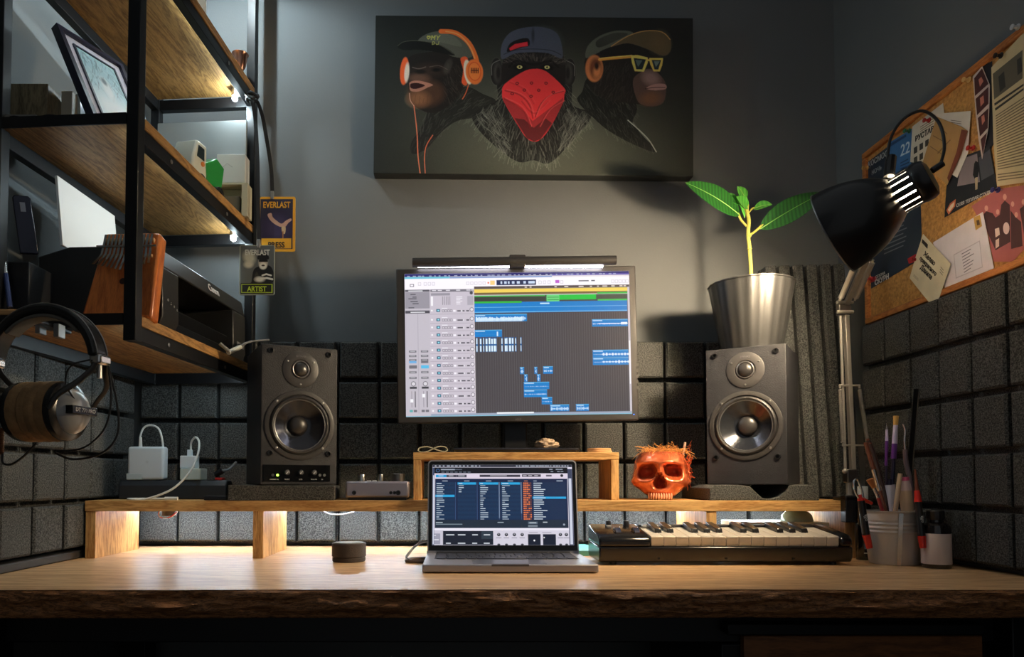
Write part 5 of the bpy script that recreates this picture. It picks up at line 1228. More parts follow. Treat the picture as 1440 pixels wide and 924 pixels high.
# ------------------------------------------------------------------ skull planter
c = P(930, 700, 1.60); t = thing('skull_ornament', 'shiny copper red skull with dry moss on top, standing on the riser', 'ornament', (c.x, 1.605, ZR), math.radians(-17))
SK = mat('skull_red', (228, 110, 66), .26, coat=.5, metal=.5, var=.45, vscale=45); nt = SK.node_tree
SKD = mat('skull_gold_wash', (236, 178, 110), .3, metal=.4)
from mathutils import noise
def skull():
    mb = MB(); n, m = 120, 84; rings = []
    def g(x, z, cx, cz, sx, sz, p=2): return math.exp(-(abs((x-cx)/sx)**p+abs((z-cz)/sz)**p))
    for j in range(m+1):
        th = PI*j/m; ring = []
        for i in range(n):
            ph = 2*PI*i/n
            def sp(v, e): return math.copysign(abs(v)**e, v)
            dx, dy, dz = sp(math.sin(th), .8)*sp(math.cos(ph), .85), sp(math.sin(th), .8)*sp(math.sin(ph), .85), -sp(math.cos(th), .8)
            x, y, z = .061*dx, .066*dy, .060*dz
            k = max(0, min(1, (-z-.002)/.05)); wx = 1-.40*k**1.9
            x *= wx
            if y < 0: y = y*(1-.05*k)
            else: y *= (1-.35*k)
            # cheekbones and temples
            x += math.copysign(.009*g(0, z, 0, -.020, 1, .011), x)*(abs(x)/.06)*(1 if y < .03 else .3)
            x -= math.copysign(.005*g(0, z, 0, .014, 1, .013), x)*(abs(x)/.06)*g(y, 0, -.03, 0, .03, 1)
            if y < -.008:
                f = min(1, (-y-.008)/.02)
                xa_, za_ = abs(x)-.0265, z-.006+.12*(abs(x)-.0265); e = g(xa_, za_, 0, 0, .0168, .0140, 3)
                rim = g(x, z, .0275, .006, .025, .02, 4)+g(x, z, -.0275, .006, .025, .02, 4)
                y -= f*.008*rim
                y += f*.056*e
                y -= f*.006*g(x, z, 0, .026, .045, .007)        # brow
                tri = max(.3, min(1, (.004-z)/.02)); no = math.exp(-(abs(x/(.0105*tri))**3+abs((z+.0145)/.0155)**5))
                y -= f*.007*g(x, z, 0, -.004, .008, .014); y += f*.045*no
                y -= f*.010*g(x, z, 0, -.042, .030, .016)       # upper jaw pushed forward
                y += f*.004*g(x, z, .034, -.032, .008, .008)+f*.004*g(x, z, -.034, -.032, .008, .008)
            q = noise.noise(Vector((x*90, y*90, z*90)))*.0012+abs(noise.noise(Vector((x*220, y*220, z*220))))*.0006
            x += dx*q; y += dy*q; z += dz*q
            z = min(z, .050+noise.noise(Vector((x*60, y*60, 0)))*.002)
            ring.append(mb.bm.verts.new((x, y, max(z, -.0535))))
        rings.append(ring)
    for a, b in zip(rings[:-1], rings[1:]):
        for i in range(n): mb.bm.faces.new((a[i], a[(i+1) % n], b[(i+1) % n], b[i]))
    bmesh.ops.translate(mb.bm, verts=mb.bm.verts, vec=(0, 0, .0560))
    return mb
sk = skull().build('skull', SK, t, ang=70)
for k in range(10):
    x = (-.5+(k+.5)/10)*.052; yb_ = -.0665+.018*(abs(x)/.026)**2; h = .0085 if 2 < k < 7 else .0075
    MB().sphere((x, yb_-.001, .0078), 1, None, 10, 8, (.0025, .0034, .0077)).build('tooth', mat('tooth_pale', (240, 176, 140), .3), t)
mb = MB(); r5 = random.Random(9)
for k in range(420):
    a = r5.uniform(0, 2*PI); rr_ = .048*math.sqrt(r5.random()); x, y = rr_*math.cos(a)*1.0+.006, rr_*math.sin(a)*.95
    pts = [Vector((x, y, .108+r5.uniform(-.002, .004)))]; d = Vector((r5.uniform(-1, 1), r5.uniform(-1, 1), r5.uniform(.0, .6)))*.004
    for s in range(4): d = d+Vector((r5.uniform(-1, 1), r5.uniform(-1, 1), r5.uniform(-1.1, .6)))*.0032; pts.append(pts[-1]+d)
    mb.tube(smooth_path(pts, 2), .00045, 4)
mo = mb.build('dry_moss', mat('moss_gold', (214, 150, 76), .7, var=.35, vscale=90), t); mo['kind'] = 'stuff'
mb = MB()
for k in range(40):
    a = r5.uniform(-.5, .9); z = r5.uniform(.05, .105); x = .056+r5.uniform(-.002, .004); y = r5.uniform(-.025, .03)
    pts = [Vector((x, y, z))]; d = Vector((.002, r5.uniform(-1, 1)*.004, r5.uniform(-1, 1)*.005))
    for s in range(4): d = d+Vector((r5.uniform(-.3, .3), r5.uniform(-1, 1), r5.uniform(-1, 1)))*.003; pts.append(pts[-1]+d)
    mb.tube(smooth_path(pts, 2), .0007, 4)
mb.build('red_tendrils', SK, t)['kind'] = 'stuff'
MB().rod((.049, .01, .100), (.054, .006, .128), .0026).build('white_stick', mat('stick_white', (206, 176, 150), .6), t)

# ------------------------------------------------------------------ things on the small stand
c = P(608, 632, 1.60)
pts = []
for i in range(41):
    a = 2*PI*i/40; pts.append(Vector((.033*math.cos(a), 0, .0062+.0058*math.sin(a)*(1 if math.cos(a) > -.2 else .9)+.0018*math.sin(2*a)*0)))
pts = smooth_path([(-.032, 0, .004), (-.028, 0, .011), (-.012, 0, .0135), (.0, 0, .0105), (.012, 0, .006), (.026, 0, .0025), (.034, 0, .006), (.030, 0, .0125), (.016, 0, .014), (.002, 0, .009), (-.010, 0, .0030), (-.024, 0, .0012), (-.031, 0, .0045)], 6)
o = MB().strap(pts, .02, .0018, (0, 1, 0)).build('strap_loop', mat('cream_strap', (206, 204, 182), .7)); o.location = (c.x, 1.60, ZS+.0003); tag(o, 'cream fabric strap looped in a figure of eight on the small bench', 'strap')
c = P(771, 627, 1.60)
mb = MB(); mb.sphere((0, 0, 0), 1, None, 48, 28)
for v in mb.bm.verts:
    x, y, z = v.co; n_ = noise.noise(Vector((x*2.4, y*2.4, z*2.4)))*.3+abs(noise.noise(Vector((x*6, y*6, z*6))))*.3
    s = 1+n_-.35*math.exp(-((x-.15)**2+(z-.1)**2)/.08)*(1 if y < 0 else 0)
    v.co = Vector((x*.024*s, y*.018*s, max(-.0092, z*.0125*s)))
o = mb.build('seashell', mat('shell', (196, 168, 140), .6, var=.35, vscale=90), ang=80); o.location = (c.x, 1.63, ZS+.0105+.0095); tag(o, 'knobbly brown and white shell lying on the monitor base', 'shell')
xa, xb = P(829, 630, 1.58).x, P(864, 630, 1.58).x; c = (xa+xb)/2
for k, (dz, r, lb) in enumerate(((0, .0272, 'round pale wooden coaster on the small bench, lower of two'), (.0052, .0265, 'round pale wooden coaster on the small bench, upper of two'))):
    o = MB().lathe([(r-.0008, 0), (r, .0008), (r, .004), (r-.0008, .0048)], 48).build('coaster', mat('coaster_wood', (214, 164, 110), .55)); o.location = (c-.001*k, 1.605+.002*k, ZS+.0003+dz); tag(o, lb, 'coaster', 'wooden coasters')

# ------------------------------------------------------------------ power strip, chargers and leads on the riser
xa, xb = P(166, 690, 1.60).x, P(318, 690, 1.60).x; yp = 1.60
t = thing('power_strip', 'long dark power strip lying on the riser left end', 'power strip', ((xa+xb)/2, yp, ZR)); w = xb-xa; zp = P(200, 676, yp-.01).z-ZR
zp = .043
PS = mat('strip_dark', (52, 54, 58), .42)
MB().prism([(-.0, 0), (.05, 0), (.05, zp-.012), (.04, zp), (.010, zp), (0, zp-.012)], 0, w, frame((-w/2, 0, 0), (0, 1, 0), (0, 0, 1))).build('housing', PS, t, bev=.003)
for x in (-.03, .03, .085): MB().lathe([(.017, -.0), (.017, .0008), (.0155, .0008), (.015, .0)], 28, T(x, .025, zp)).build('outlet', BLKP, t)
MB().box(w/2-.03, w/2-.014, .013, .035, zp, zp+.006).build('switch', mat('red_plastic', (200, 40, 36), .35), t, bev=.001)
MB().tube(smooth_path([(w/2, .025, .02), (w/2+.03, .03, .012), (w/2+.07, .05, .01)], 6), .004, 8).build('power_lead', BLKP, t)
c = P(206, 674, 1.615); zc0 = ZR+zp+.0006
t = thing('laptop_charger', 'white square laptop charger standing on the power strip', 'charger', (c.x, 1.622, zc0))
hh = P(206, 628, 1.61).z-zc0
MB().box(-.041, .041, -.014, .014, .0, hh).build('body', mat('charger_white', (232, 236, 238), .3), t, bev=.006, seg=4)
MB().box(-.043, -.006, -.0148, .0, .0, .015).build('plug_module', mat('charger_white2', (214, 222, 222), .35), t, bev=.002)
mb = MB(); MB()
text('maker_mark', 'o', .012, frame((.004, -.0143, hh*.55), (1, 0, 0), (0, 0, 1)), mat('faint_grey', (208, 210, 212), .4), t)
WC = mat('white_cable', (226, 226, 220), .4)
Lc = lambda px, py, Y=1.622: P(px, py, Y)-Vector((c.x, 1.622, zc0))
MB().tube(smooth_path([Lc(197.5, 629), Lc(197, 615), Lc(202, 602), Lc(212, 598), Lc(223, 603), Lc(228, 618), Lc(230, 640, 1.64), Lc(233, 672, 1.645)], 7), .0023, 8).build('cable', WC, t); MB().rod(Lc(197.5, 629), Lc(197.5, 615), .0042, .0032).build('cable_strain_relief', WC, t)
c = P(270, 674, 1.615)
t = thing('phone_charger', 'white cube phone charger stacked on a plug adapter', 'charger', (c.x, 1.625, zc0)); c2 = c
Lc = lambda px, py, Y=1.625: P(px, py, Y)-Vector((c2.x, 1.625, zc0))
MB().box(-.024, .024, -.02, .02, 0, .026).build('adapter', mat('adapter_white', (206, 216, 208), .4), t, bev=.002); MB().box(-.027, .008, -.014, .014, .0262, .055).build('cube', mat('charger_white', (232, 236, 238), .3), t, bev=.002)
MB().box(-.014, -.004, -.005, .005, .055, .069).build('plug', mat('charger_white', (232, 236, 238), .3), t, bev=.001)
pz = lambda px, Y: Vector((P(px, 700, Y).x, Y, ZR+.0028))-Vector((c2.x, 1.625, zc0))
MB().tube(smooth_path([Lc(268.5, 634), Lc(269, 622), Lc(275, 615, 1.61), Lc(280, 622, 1.59), Lc(278, 640, 1.57), Lc(268, 662, 1.55), Lc(250, 682, 1.535), Lc(232, 693, 1.53), pz(205, 1.525), pz(183, 1.515), pz(181, 1.53), pz(195, 1.54), pz(240, 1.545)], 8), .0023, 8).build('charging_lead', WC, t)
MB().rod(pz(232, 1.523)+Vector((0, 0, .001)), pz(250, 1.523)+Vector((0, 0, .001)), .0038).build('connector', WHITEP, t); MB().rod(pz(232, 1.545)+Vector((0, 0, .0005)), pz(249, 1.545)+Vector((0, 0, .0005)), .003).build('lead_end', WC, t)
o = MB().box(-.024, .024, -.012, .012, 0, .009).build('card_reader', mat('usb_black', (34, 36, 44), .4), bev=.0015); c = P(305, 699, 1.53); o.location = (c.x, 1.53, ZR+.0004); tag(o, 'small flat dark memory card reader beside the left speaker pad', 'card reader')
t = thing('black_plug', 'black and red plug with grey lead behind the left speaker', 'cable', P(312, 670, 1.66))
MB().rod(P(303, 668, 1.66), P(313, 662, 1.66), .007).build('plug_body', BLKP, t); MB().tube(smooth_path([P(311, 662, 1.66), P(322, 660, 1.67), P(332, 650, 1.69)], 5), .003).build('lead', MATS['grey_cable'], t); under(t)
# small hanging white cable under the riser, driver box at the left bay
o = MB().tube(smooth_path([P(455, 719.5, 1.69), P(465, 723, 1.69), P(480, 723.5, 1.69), P(498, 720, 1.69)], 6), .0014, 8).build('hanging_cable', mat('hanging_grey', (150, 150, 148), .5), loc=P(480, 722, 1.69)); tag(o, 'thin white cable sagging below the riser board', 'cable')
c = P(238, 723, 1.66); t = thing('led_driver', 'small round dark dimmer with red wire under the riser left bay', 'dimmer', (c.x, 1.66, ZR-.0226))
MB().cyl(.017, -.018, 0, 28).build('housing', mat('dimmer_grey', (90, 84, 80), .5), t, bev=.002)
MB().tube(smooth_path([(-.02, -.004, -.002), (-.021, -.01, -.014), (-.01, -.018, -.021), (.008, -.018, -.02), (.02, -.006, -.008)], 6), .0012, 6).build('red_wire', mat('red_wire', (200, 60, 50), .4), t); MB().tube(smooth_path([(-.016, -.01, -.002), (-.018, -.014, -.017), (0, -.02, -.022), (.016, -.012, -.016), (.022, 0, -.004)], 6), .001, 6).build('white_wire', WC, t)
# ------------------------------------------------------------------ cork board on the right wall and everything pinned to it
XC = .966
def Q(px, py, off=0): return PX(px, py, XC-off)
tl, bl = Q(1214, 219), Q(1222, 457)
y1 = (tl.y+bl.y)/2; y0 = y1-.60
z1 = (tl.z+Q(1440, 37).z)/2; z0 = (bl.z+Q(1440, 373).z)/2
t = thing('cork_board', 'wood framed cork board crowded with cards on the right wall', 'notice board', (XR-.0005, (y0+y1)/2, (z0+z1)/2))
FRW = wood('board_frame_wood', (150, 82, 36), (200, 128, 64), (10, 2, 10), gs=7)
fw = .014
b = MB(); b.box(XC, XR-.0008, y0+fw*.5, y1-fw*.5, z0+fw*.5, z1-fw*.5).build('cork', mat('cork', (190, 138, 74), .9, var=.3, vscale=160, bump=.8, bscale=300), t)
for q in ((y0, y1, z1-fw, z1), (y0, y1, z0, z0+fw), (y0, y0+fw, z0+fw, z1-fw), (y1-fw, y1, z0+fw, z1-fw)):
    MB().box(XC-.007, XR-.0006, *q).build('frame_bar', FRW, t, bev=.002)
under(t)
PAP = {}
def sheet(name, label, cat, pts, rgb, off, group='papers pinned to the cork board', rough=.6, thick=.0004):
    off = off*.6
    v = [Q(x, y, off) for x, y in pts]
    v = [Vector((XC-off, max(min(p.y, y1-fw-.001), y0+fw), p.z)) for p in v]
    c = sum(v, Vector())/len(v); mb = MB()
    a = [mb.bm.verts.new(p) for p in v]; b = [mb.bm.verts.new(p+Vector((thick, 0, 0))) for p in v]; n = len(v)
    mb.bm.faces.new(a); mb.bm.faces.new(b[::-1])
    for i in range(n): mb.bm.faces.new((a[i], b[i], b[(i+1) % n], a[(i+1) % n]))
    o = mb.build(name, mat(name+'_'+str(rgb[0]), rgb, rough, var=.06, vscale=30), loc=c, smooth=False)
    tag(o, label, cat, group); o['_off'] = off; return o
def marks(o, name, rgb, polys, d=.0003, rough=.6):
    if name == 'photo_print' and len(polys) > 1:
        for p in polys: marks(o, name, rgb, [p], d, rough)
        return
    off = o['_off']+d; mb = MB()
    for p in polys:
        v = [Q(x, y, off) for x, y in p]; v = [Vector((XC-off, max(q.y, y0+fw), q.z)) for q in v]; mb.bm.faces.new([mb.bm.verts.new(q) for q in v])
    ch = mb.build(name, mat('ink_%d_%d_%d' % rgb, rgb, rough), smooth=False); ch.parent = o; ch.location = -o.location; return ch
def ptext(o, s, p, q, size, rgb, name='lettering', bold=.0001, xs=1, d=.0006):
    off = o['_off']+d; a, b = Q(*p, off), Q(*q, off); ex = (b-a).normalized(); ey = Vector((-1, 0, 0)).cross(ex)
    ch = text(name, s, size, Matrix.Translation(-o.location) @ frame((a+b)/2, ex, ey), mat('ink_%d_%d_%d' % rgb, rgb, .6), o, bold=bold, xs=xs); return ch
def rows(x0, y0_, x1, y1_, x2, y2, x3, y3, n, fill=.5, lens=None):
    """n text rows inside the quad (tl, tr, br, bl)"""
    out = []; r = random.Random(n)
    for i in range(n):
        a = (i+.2)/n; b = (i+.2+fill)/n; e = (lens or (.75, 1))
        k = r.uniform(*e)
        L = lambda u, v: ((x0+(x1-x0)*u)*(1-v)+(x3+(x2-x3)*u)*v, (y0_+(y1_-y0_)*u)*(1-v)+(y3+(y2-y3)*u)*v)
        out.append([L(0, a), L(k, a), L(k, b), L(0, b)])
    return out
s = sheet('poster', 'tall dark blue event poster behind the lamp head on the cork board', 'poster', [(1219, 229), (1255, 201), (1290, 190), (1293, 240), (1296, 330), (1290, 367), (1225, 406), (1222, 330)], (34, 46, 62), .001)
ptext(s, 'КОСМОС', (1222, 232), (1247, 216), .017, (176, 180, 184)); ptext(s, 'НОЧЬ', (1222, 246), (1244, 233), .014, (176, 180, 184))
ptext(s, 'СЕЗОНА', (1230, 391), (1246, 383), .009, (206, 206, 206)); ptext(s, 'СКУРН', (1233, 397), (1247, 390), .016, (214, 214, 214), bold=.0006)
marks(s, 'red_logo', (190, 34, 44), [[(1222, 392), (1232, 388), (1234, 394), (1224, 398)], [(1276, 364), (1288, 357), (1290, 367), (1278, 371)]])
marks(s, 'small_print', (110, 116, 124), rows(1243, 320, 1278, 306, 1279, 345, 1243, 361, 7, .3))
marks(s, 'yellow_mark', (196, 150, 60), [[(1264, 300), (1270, 298), (1270, 306), (1264, 309)]])
s = sheet('leaflet', 'bright blue leaflet marked 22 on the cork board', 'leaflet', [(1248, 202), (1284, 180), (1281, 230), (1256, 246)], (58, 112, 168), .003)
ptext(s, '22', (1265, 214), (1281, 206), .034, (196, 214, 230), bold=.0002); marks(s, 'small_print', (30, 66, 110), rows(1250, 202, 1281, 184, 1281, 188, 1251, 207, 1, .8)+rows(1266, 228, 1280, 220, 1280, 236, 1266, 240, 3, .4))
s = sheet('calendar_sheet', 'white printed sheet with a table of pictures pinned near the board top', 'paper', [(1283, 178), (1326, 145), (1328, 162), (1312, 200), (1298, 230), (1280, 228)], (206, 200, 188), .005)
ptext(s, 'РУСТАВ', (1289, 195), (1311, 182), .015, (30, 30, 30), bold=.0005)
marks(s, 'picture_grid', (50, 48, 46), [[(x, y), (x+5, y-3), (x+5, y+6), (x, y+9)] for x, y in ((1285, 208), (1293, 203), (1301, 198), (1285, 222), (1293, 217))]); marks(s, 'small_print', (90, 80, 70), rows(1294, 178, 1316, 163, 1316, 174, 1294, 187, 3, .3))
s = sheet('white_card', 'white folded card showing behind the kraft envelope', 'card', [(1317, 160), (1365, 156), (1361, 215), (1346, 250), (1330, 240)], (214, 206, 196), .007); marks(s, 'small_print', (120, 110, 100), rows(1337, 168, 1352, 170, 1352, 176, 1337, 174, 2, .3))
s = sheet('kraft_envelope', 'creased brown kraft envelope pinned in the middle of the board', 'envelope', [(1317, 164), (1352, 178), (1361, 184), (1352, 216), (1332, 260), (1297, 230)], (176, 136, 84), .010)
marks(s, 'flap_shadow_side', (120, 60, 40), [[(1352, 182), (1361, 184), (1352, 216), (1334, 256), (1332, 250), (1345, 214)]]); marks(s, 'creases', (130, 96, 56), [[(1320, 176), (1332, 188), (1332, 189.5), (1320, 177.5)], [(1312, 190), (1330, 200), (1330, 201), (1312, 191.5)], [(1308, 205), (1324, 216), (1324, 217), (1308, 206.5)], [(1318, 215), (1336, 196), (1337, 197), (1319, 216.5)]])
s = sheet('poster', 'dark poster with a standing man photographed from behind', 'poster', [(1357, 219), (1392, 206), (1402, 264), (1328, 306), (1331, 262), (1340, 236)], (24, 26, 32), .004)
marks(s, 'photo_sky', (124, 112, 116), [[(1357, 222), (1374, 216), (1378, 256), (1346, 262), (1350, 240)]]); marks(s, 'photo_ground', (70, 72, 80), [[(1376, 222), (1392, 210), (1398, 244), (1380, 254)]]); marks(s, 'figure', (16, 16, 18), [[(1370, 230), (1372, 226), (1375, 228), (1377, 238), (1375, 250), (1374, 268), (1371, 268), (1371, 252), (1368, 246)]], d=.0007)
marks(s, 'trousers', (170, 150, 120), [[(1371, 250), (1375, 249), (1374.5, 266), (1371.5, 267)]], d=.001); ptext(s, 'СЕЯЯ ТЕПЛАЯ СТУДИЯ', (1349, 288), (1393, 270), .0085, (190, 186, 180)); marks(s, 'orange_badge', (206, 110, 70), [[(1331, 296), (1336, 286), (1344, 280), (1343, 290), (1334, 302)]]); marks(s, 'badge_centre', (230, 214, 190), [[(1333, 295), (1337, 288), (1342, 284), (1341, 290), (1335, 298)]], d=.0008)
s = sheet('photo_strip', 'narrow photo booth strip hanging beside the newspaper page', 'photo', [(1368, 108), (1381, 93), (1392, 120), (1390, 180), (1381, 224), (1376, 196), (1372, 160)], (206, 190, 180), .006)
marks(s, 'photos', (70, 26, 26), [[(1370, 110), (1381, 96), (1390, 118), (1371, 135)], [(1372, 139), (1390, 122), (1390, 146), (1374, 162)], [(1375, 166), (1390, 152), (1389, 180), (1378, 192)], [(1379, 196), (1388, 186), (1382, 218)]]); marks(s, 'photo_print', (196, 120, 100), [[(1376, 112), (1380, 108), (1383, 114), (1378, 122)], [(1378, 138), (1383, 134), (1384, 144), (1379, 150)], [(1380, 164), (1384, 161), (1385, 170), (1381, 176)]], d=.0007)
s = sheet('poster_strip', 'black poster edge partly covered by the newspaper page', 'poster', [(1381, 93), (1395, 86), (1399, 200), (1391, 212), (1381, 224), (1390, 180), (1392, 120)], (22, 20, 26), .0025); marks(s, 'letters', (200, 196, 190), [[(1383, 188), (1387, 185), (1387, 189), (1383, 192)], [(1383, 195), (1387, 192), (1386, 196), (1383, 199)], [(1382, 203), (1386, 200), (1386, 205), (1382, 208)]])
s = sheet('newspaper_page', 'yellowed newspaper page with columns of print on the board', 'newspaper', [(1394, 95), (1450, 34), (1450, 255), (1402, 262), (1397, 200)], (206, 186, 144), .008)
marks(s, 'photo', (96, 88, 72), [[(1396, 104), (1438, 70), (1438, 110), (1398, 140)]]); marks(s, 'photo_print', (50, 46, 40), [[(1404, 108), (1412, 100), (1414, 122), (1406, 130)], [(1430, 84), (1436, 80), (1438, 100), (1431, 106)]], d=.0007)
marks(s, 'headline', (50, 46, 40), rows(1398, 144, 1440, 116, 1440, 128, 1400, 158, 2, .5)); marks(s, 'print_columns', (120, 106, 80), rows(1400, 162, 1448, 130, 1448, 232, 1403, 240, 22, .42, (.9, 1))+rows(1403, 244, 1448, 238, 1448, 250, 1403, 256, 3, .4))
s = sheet('group_photo', 'large reddish group photograph at the right edge of the board', 'photo', [(1366, 290), (1402, 266), (1450, 259), (1450, 340), (1424, 368), (1397, 368), (1390, 330)], (176, 96, 94), .003)
marks(s, 'dark_clothes', (70, 36, 38), [[(1381, 304), (1387, 297), (1396, 300), (1400, 306), (1406, 302), (1408, 288), (1413, 282), (1420, 288), (1421, 340), (1400, 352), (1390, 330)], [(1421, 296), (1429, 306), (1436, 312), (1438, 346), (1422, 350)], [(1434, 294), (1440, 289), (1449, 294), (1449, 330), (1440, 330)]]); 
for cx_, cy_, r_ in ((1387, 293, 3.2), (1413, 277, 3.4), (1424, 287, 3), (1403, 298, 3), (1429, 302, 3), (1439, 284, 3)):
    marks(s, 'face', (214, 158, 140), [[(cx_+r_*math.cos(a)*.8, cy_+r_*math.sin(a)*1.3) for a in [i*PI/6 for i in range(12)]]], d=.0007)
marks(s, 'shirt_emblem', (220, 196, 190), [[(1415+4.5*math.cos(a), 321+8.5*math.sin(a)) for a in [i*PI/8 for i in range(16)]]], d=.0008); marks(s, 'side_lettering', (226, 206, 190), [[(1399, 322), (1405, 320), (1406, 330), (1400, 334)], [(1400, 338), (1405, 335), (1405, 346), (1400, 350)]], d=.0008)
s = sheet('envelope', 'large white addressed envelope with a gold stamp on the board', 'envelope', [(1312, 341), (1382, 298), (1399, 384), (1330, 410)], (216, 206, 212), .006)
marks(s, 'stamp', (196, 150, 70), [[(1369, 306), (1378, 302), (1381, 318), (1372, 324)]]); marks(s, 'stamp_figure', (90, 60, 30), [[(1373, 310), (1377, 309), (1378, 316), (1374, 317)]], d=.0007)
marks(s, 'window_outline', (186, 176, 184), [[(1341, 358), (1378, 338), (1382, 376), (1344, 392)]]); marks(s, 'window', (214, 206, 214), [[(1342, 359), (1377, 340), (1381, 375), (1345, 390)]], d=.0007); marks(s, 'address_lines', (120, 112, 124), rows(1352, 356, 1372, 345, 1374, 374, 1356, 386, 7, .3, (.5, 1)), d=.001)
s = sheet('card', 'cream six-sided card with brush lettering pinned low on the board', 'card', [(1298, 329), (1337, 371), (1320, 421), (1307, 426), (1279, 391), (1288, 360)], (222, 208, 176), .012)
ptext(s, 'Желаю', (1299, 356), (1315, 372), .013, (40, 30, 24), bold=.0003); ptext(s, 'прекрасного', (1294, 363), (1316, 386), .011, (40, 30, 24), bold=.0003); ptext(s, 'Данила', (1294, 374), (1311, 392), .013, (40, 30, 24), bold=.0003); marks(s, 'small_stamp', (50, 40, 34), [[(1297, 336), (1305, 344), (1304, 350), (1296, 341)]]); marks(s, 'corner_print', (140, 130, 110), rows(1323, 374, 1328, 380, 1326, 390, 1321, 384, 3, .4)+rows(1285, 385, 1292, 392, 1291, 396, 1284, 389, 2, .3))
def pin(label, px, py, rgb, off, ln=.012):
    c = Q(px, py, off); t = thing('push_pin', label, 'push pin', c, 0, 'push pins on the cork board')
    M = aim((0, 0, 0), (-1, 0, 0)); pm = mat('pin_%d' % (rgb[0]*7+rgb[1]), rgb, .35)
    MB().lathe([(.0052, 0), (.0052, .0015), (.0028, .003), (.0026, .008), (.0046, .010), (.0046, .0115), (0, .012)], 20, M).build('head', pm, t); MB().rod((.0, 0, 0), (off+.002, 0, 0), .0005).build('needle', STEEL, t)
pin('red push pin holding the kraft envelope', 1307, 169, (150, 24, 24), .0065); pin('red push pin below the kraft envelope', 1369, 208, (170, 36, 30), .005); pin('dark push pin at the top of the newspaper page', 1408, 78, (30, 20, 20), .009)
pin('violet push pin at the foot of the man poster', 1404, 267, (40, 30, 110), .0085); pin('green push pin on the blue leaflet', 1279, 184, (24, 100, 60), .0055); pin('red push pin beside the six-sided card', 1289, 365, (160, 30, 30), .0045); pin('red push pin at the lower left poster corner', 1226, 392, (200, 30, 36), .0015); pin('cream push pin on the board frame left edge', 1220, 236, (200, 150, 80), .0075); pin('pale push pin at the photo strip top', 1363, 112, (220, 180, 120), .003); pin('clear push pin stuck into the frame top at the photo edge', 1432, 38, (190, 194, 200), .0075)

# ------------------------------------------------------------------ pot of brushes, bottles and markers
cp = Vector((P(1257, 790, 1.41).x, 1.41, ZD)); t = thing('metal_bucket', 'small zinc bucket full of brushes at the right end of the desk', 'pot', cp)
ZN = mat('zinc', (196, 190, 184), .4, metal=.5, bump=.15, bscale=40); hb = .104
prof = [(0, .0008), (.0425, .0008), (.043, .003)]
for k in range(1, 60):
    z = .003+(hb-.006)*k/60; r = .043+.0115*z/hb
    if .6 < k/60 < .84: r += .0009*math.sin((k/60-.6)/.24*2*PI*3)
    prof.append((r, z))
prof += [(.0555, hb-.002), (.0565, hb), (.0545, hb+.001), (.0535, hb-.003), (.042, .004), (0, .004)]
MB().lathe(prof, 56).build('bucket', ZN, t, ang=50)
MB().box(-.0035, .0035, -.0008, .0008, .002, hb-.002, T(-.0185, -.0452, 0, rx=.11) @ T(rz=-.4)).build('seam', CHROME, t)
def cone_thing(name, label, cat, segs, group=None):
    """segs: [(part, material, [(px,py,Y)...], radius or [r])]"""
    segs = [(a_, b_, [(q[0], q[1], q[2]+.012) for q in c_], d_) for a_, b_, c_, d_ in segs]
    t = thing(name, label, cat, P(*segs[0][2][0]), 0, group)
    for part, m, pts, r in segs:
        v = [P(*q) for q in pts]
        if len(v) == 2: MB().rod(v[0], v[1], r if not isinstance(r, tuple) else r[0], None if not isinstance(r, tuple) else r[1], 12).build(part, m, t)
        else: MB().tube(smooth_path(v, 4), r, 10).build(part, m, t)
    under(t); return t
GB = 'brushes and tools standing in the zinc bucket'
BRN = mat('brush_brown', (120, 66, 42), .35, coat=.3); DBR = mat('brush_umber', (50, 28, 24), .3, coat=.3); FER = mat('ferrule', (206, 196, 190), .25, metal=1); PUR = mat('brush_purple', (96, 40, 130), .3); LAV = mat('brush_lavender', (206, 196, 226), .35); NVY = mat('brush_navy', (24, 24, 50), .3); BRS = mat('bristle_gold', (222, 176, 96), .8); CRM = mat('cream_stick', (206, 180, 150), .5)
cone_thing('paintbrush', 'thick dark brown brush handle leaning left in the bucket', 'brush', [('handle', DBR, [(1254, 730, 1.40), (1240, 680, 1.40), (1229, 640, 1.40), (1221, 619, 1.40)], .0042), ('tip', BRN, [(1223, 624, 1.40), (1220, 617, 1.40)], (.0044, .003))], GB)
cone_thing('paintbrush', 'lighter brown brush handle just left of the dark one', 'brush', [('handle', BRN, [(1248, 730, 1.385), (1232, 672, 1.385), (1217, 622, 1.385)], .0042), ('ferrule', FER, [(1237, 690, 1.3845), (1228, 660, 1.3845)], .0046)], GB)
cone_thing('paintbrush', 'thin purple and white brush standing upright in the bucket', 'brush', [('handle', NVY, [(1248, 725, 1.42), (1246, 650, 1.42)], .0024), ('grip', PUR, [(1246, 655, 1.42), (1247, 620, 1.42)], .003), ('ferrule', LAV, [(1247, 620, 1.42), (1247, 604, 1.42)], (.003, .0022)), ('bristle', FER, [(1247, 604, 1.42), (1247, 595, 1.42)], (.0022, .0006))], GB)
cone_thing('paintbrush', 'broad white and purple brush with golden bristles upright', 'brush', [('handle', NVY, [(1252, 725, 1.41), (1257, 642, 1.41)], .0036), ('grip', PUR, [(1256.5, 645, 1.41), (1258, 624, 1.41)], .005), ('collar', LAV, [(1258, 624, 1.41), (1259.5, 598, 1.41)], (.005, .0042)), ('bristle', BRS, [(1259.5, 598, 1.41), (1260, 585, 1.41)], (.0042, .0052))], GB)
cone_thing('palette_knife', 'curved silver palette knife standing behind the tubes', 'palette knife', [('blade', FER, [(1270, 596, 1.42), (1273, 606, 1.42), (1272, 620, 1.42), (1273, 634, 1.42)], [.0022]*13), ('handle', mat('knife_handle', (120, 104, 112), .3), [(1273, 632, 1.42), (1274, 650, 1.42), (1280, 680, 1.42), (1283, 722, 1.42)], .0045)], GB)
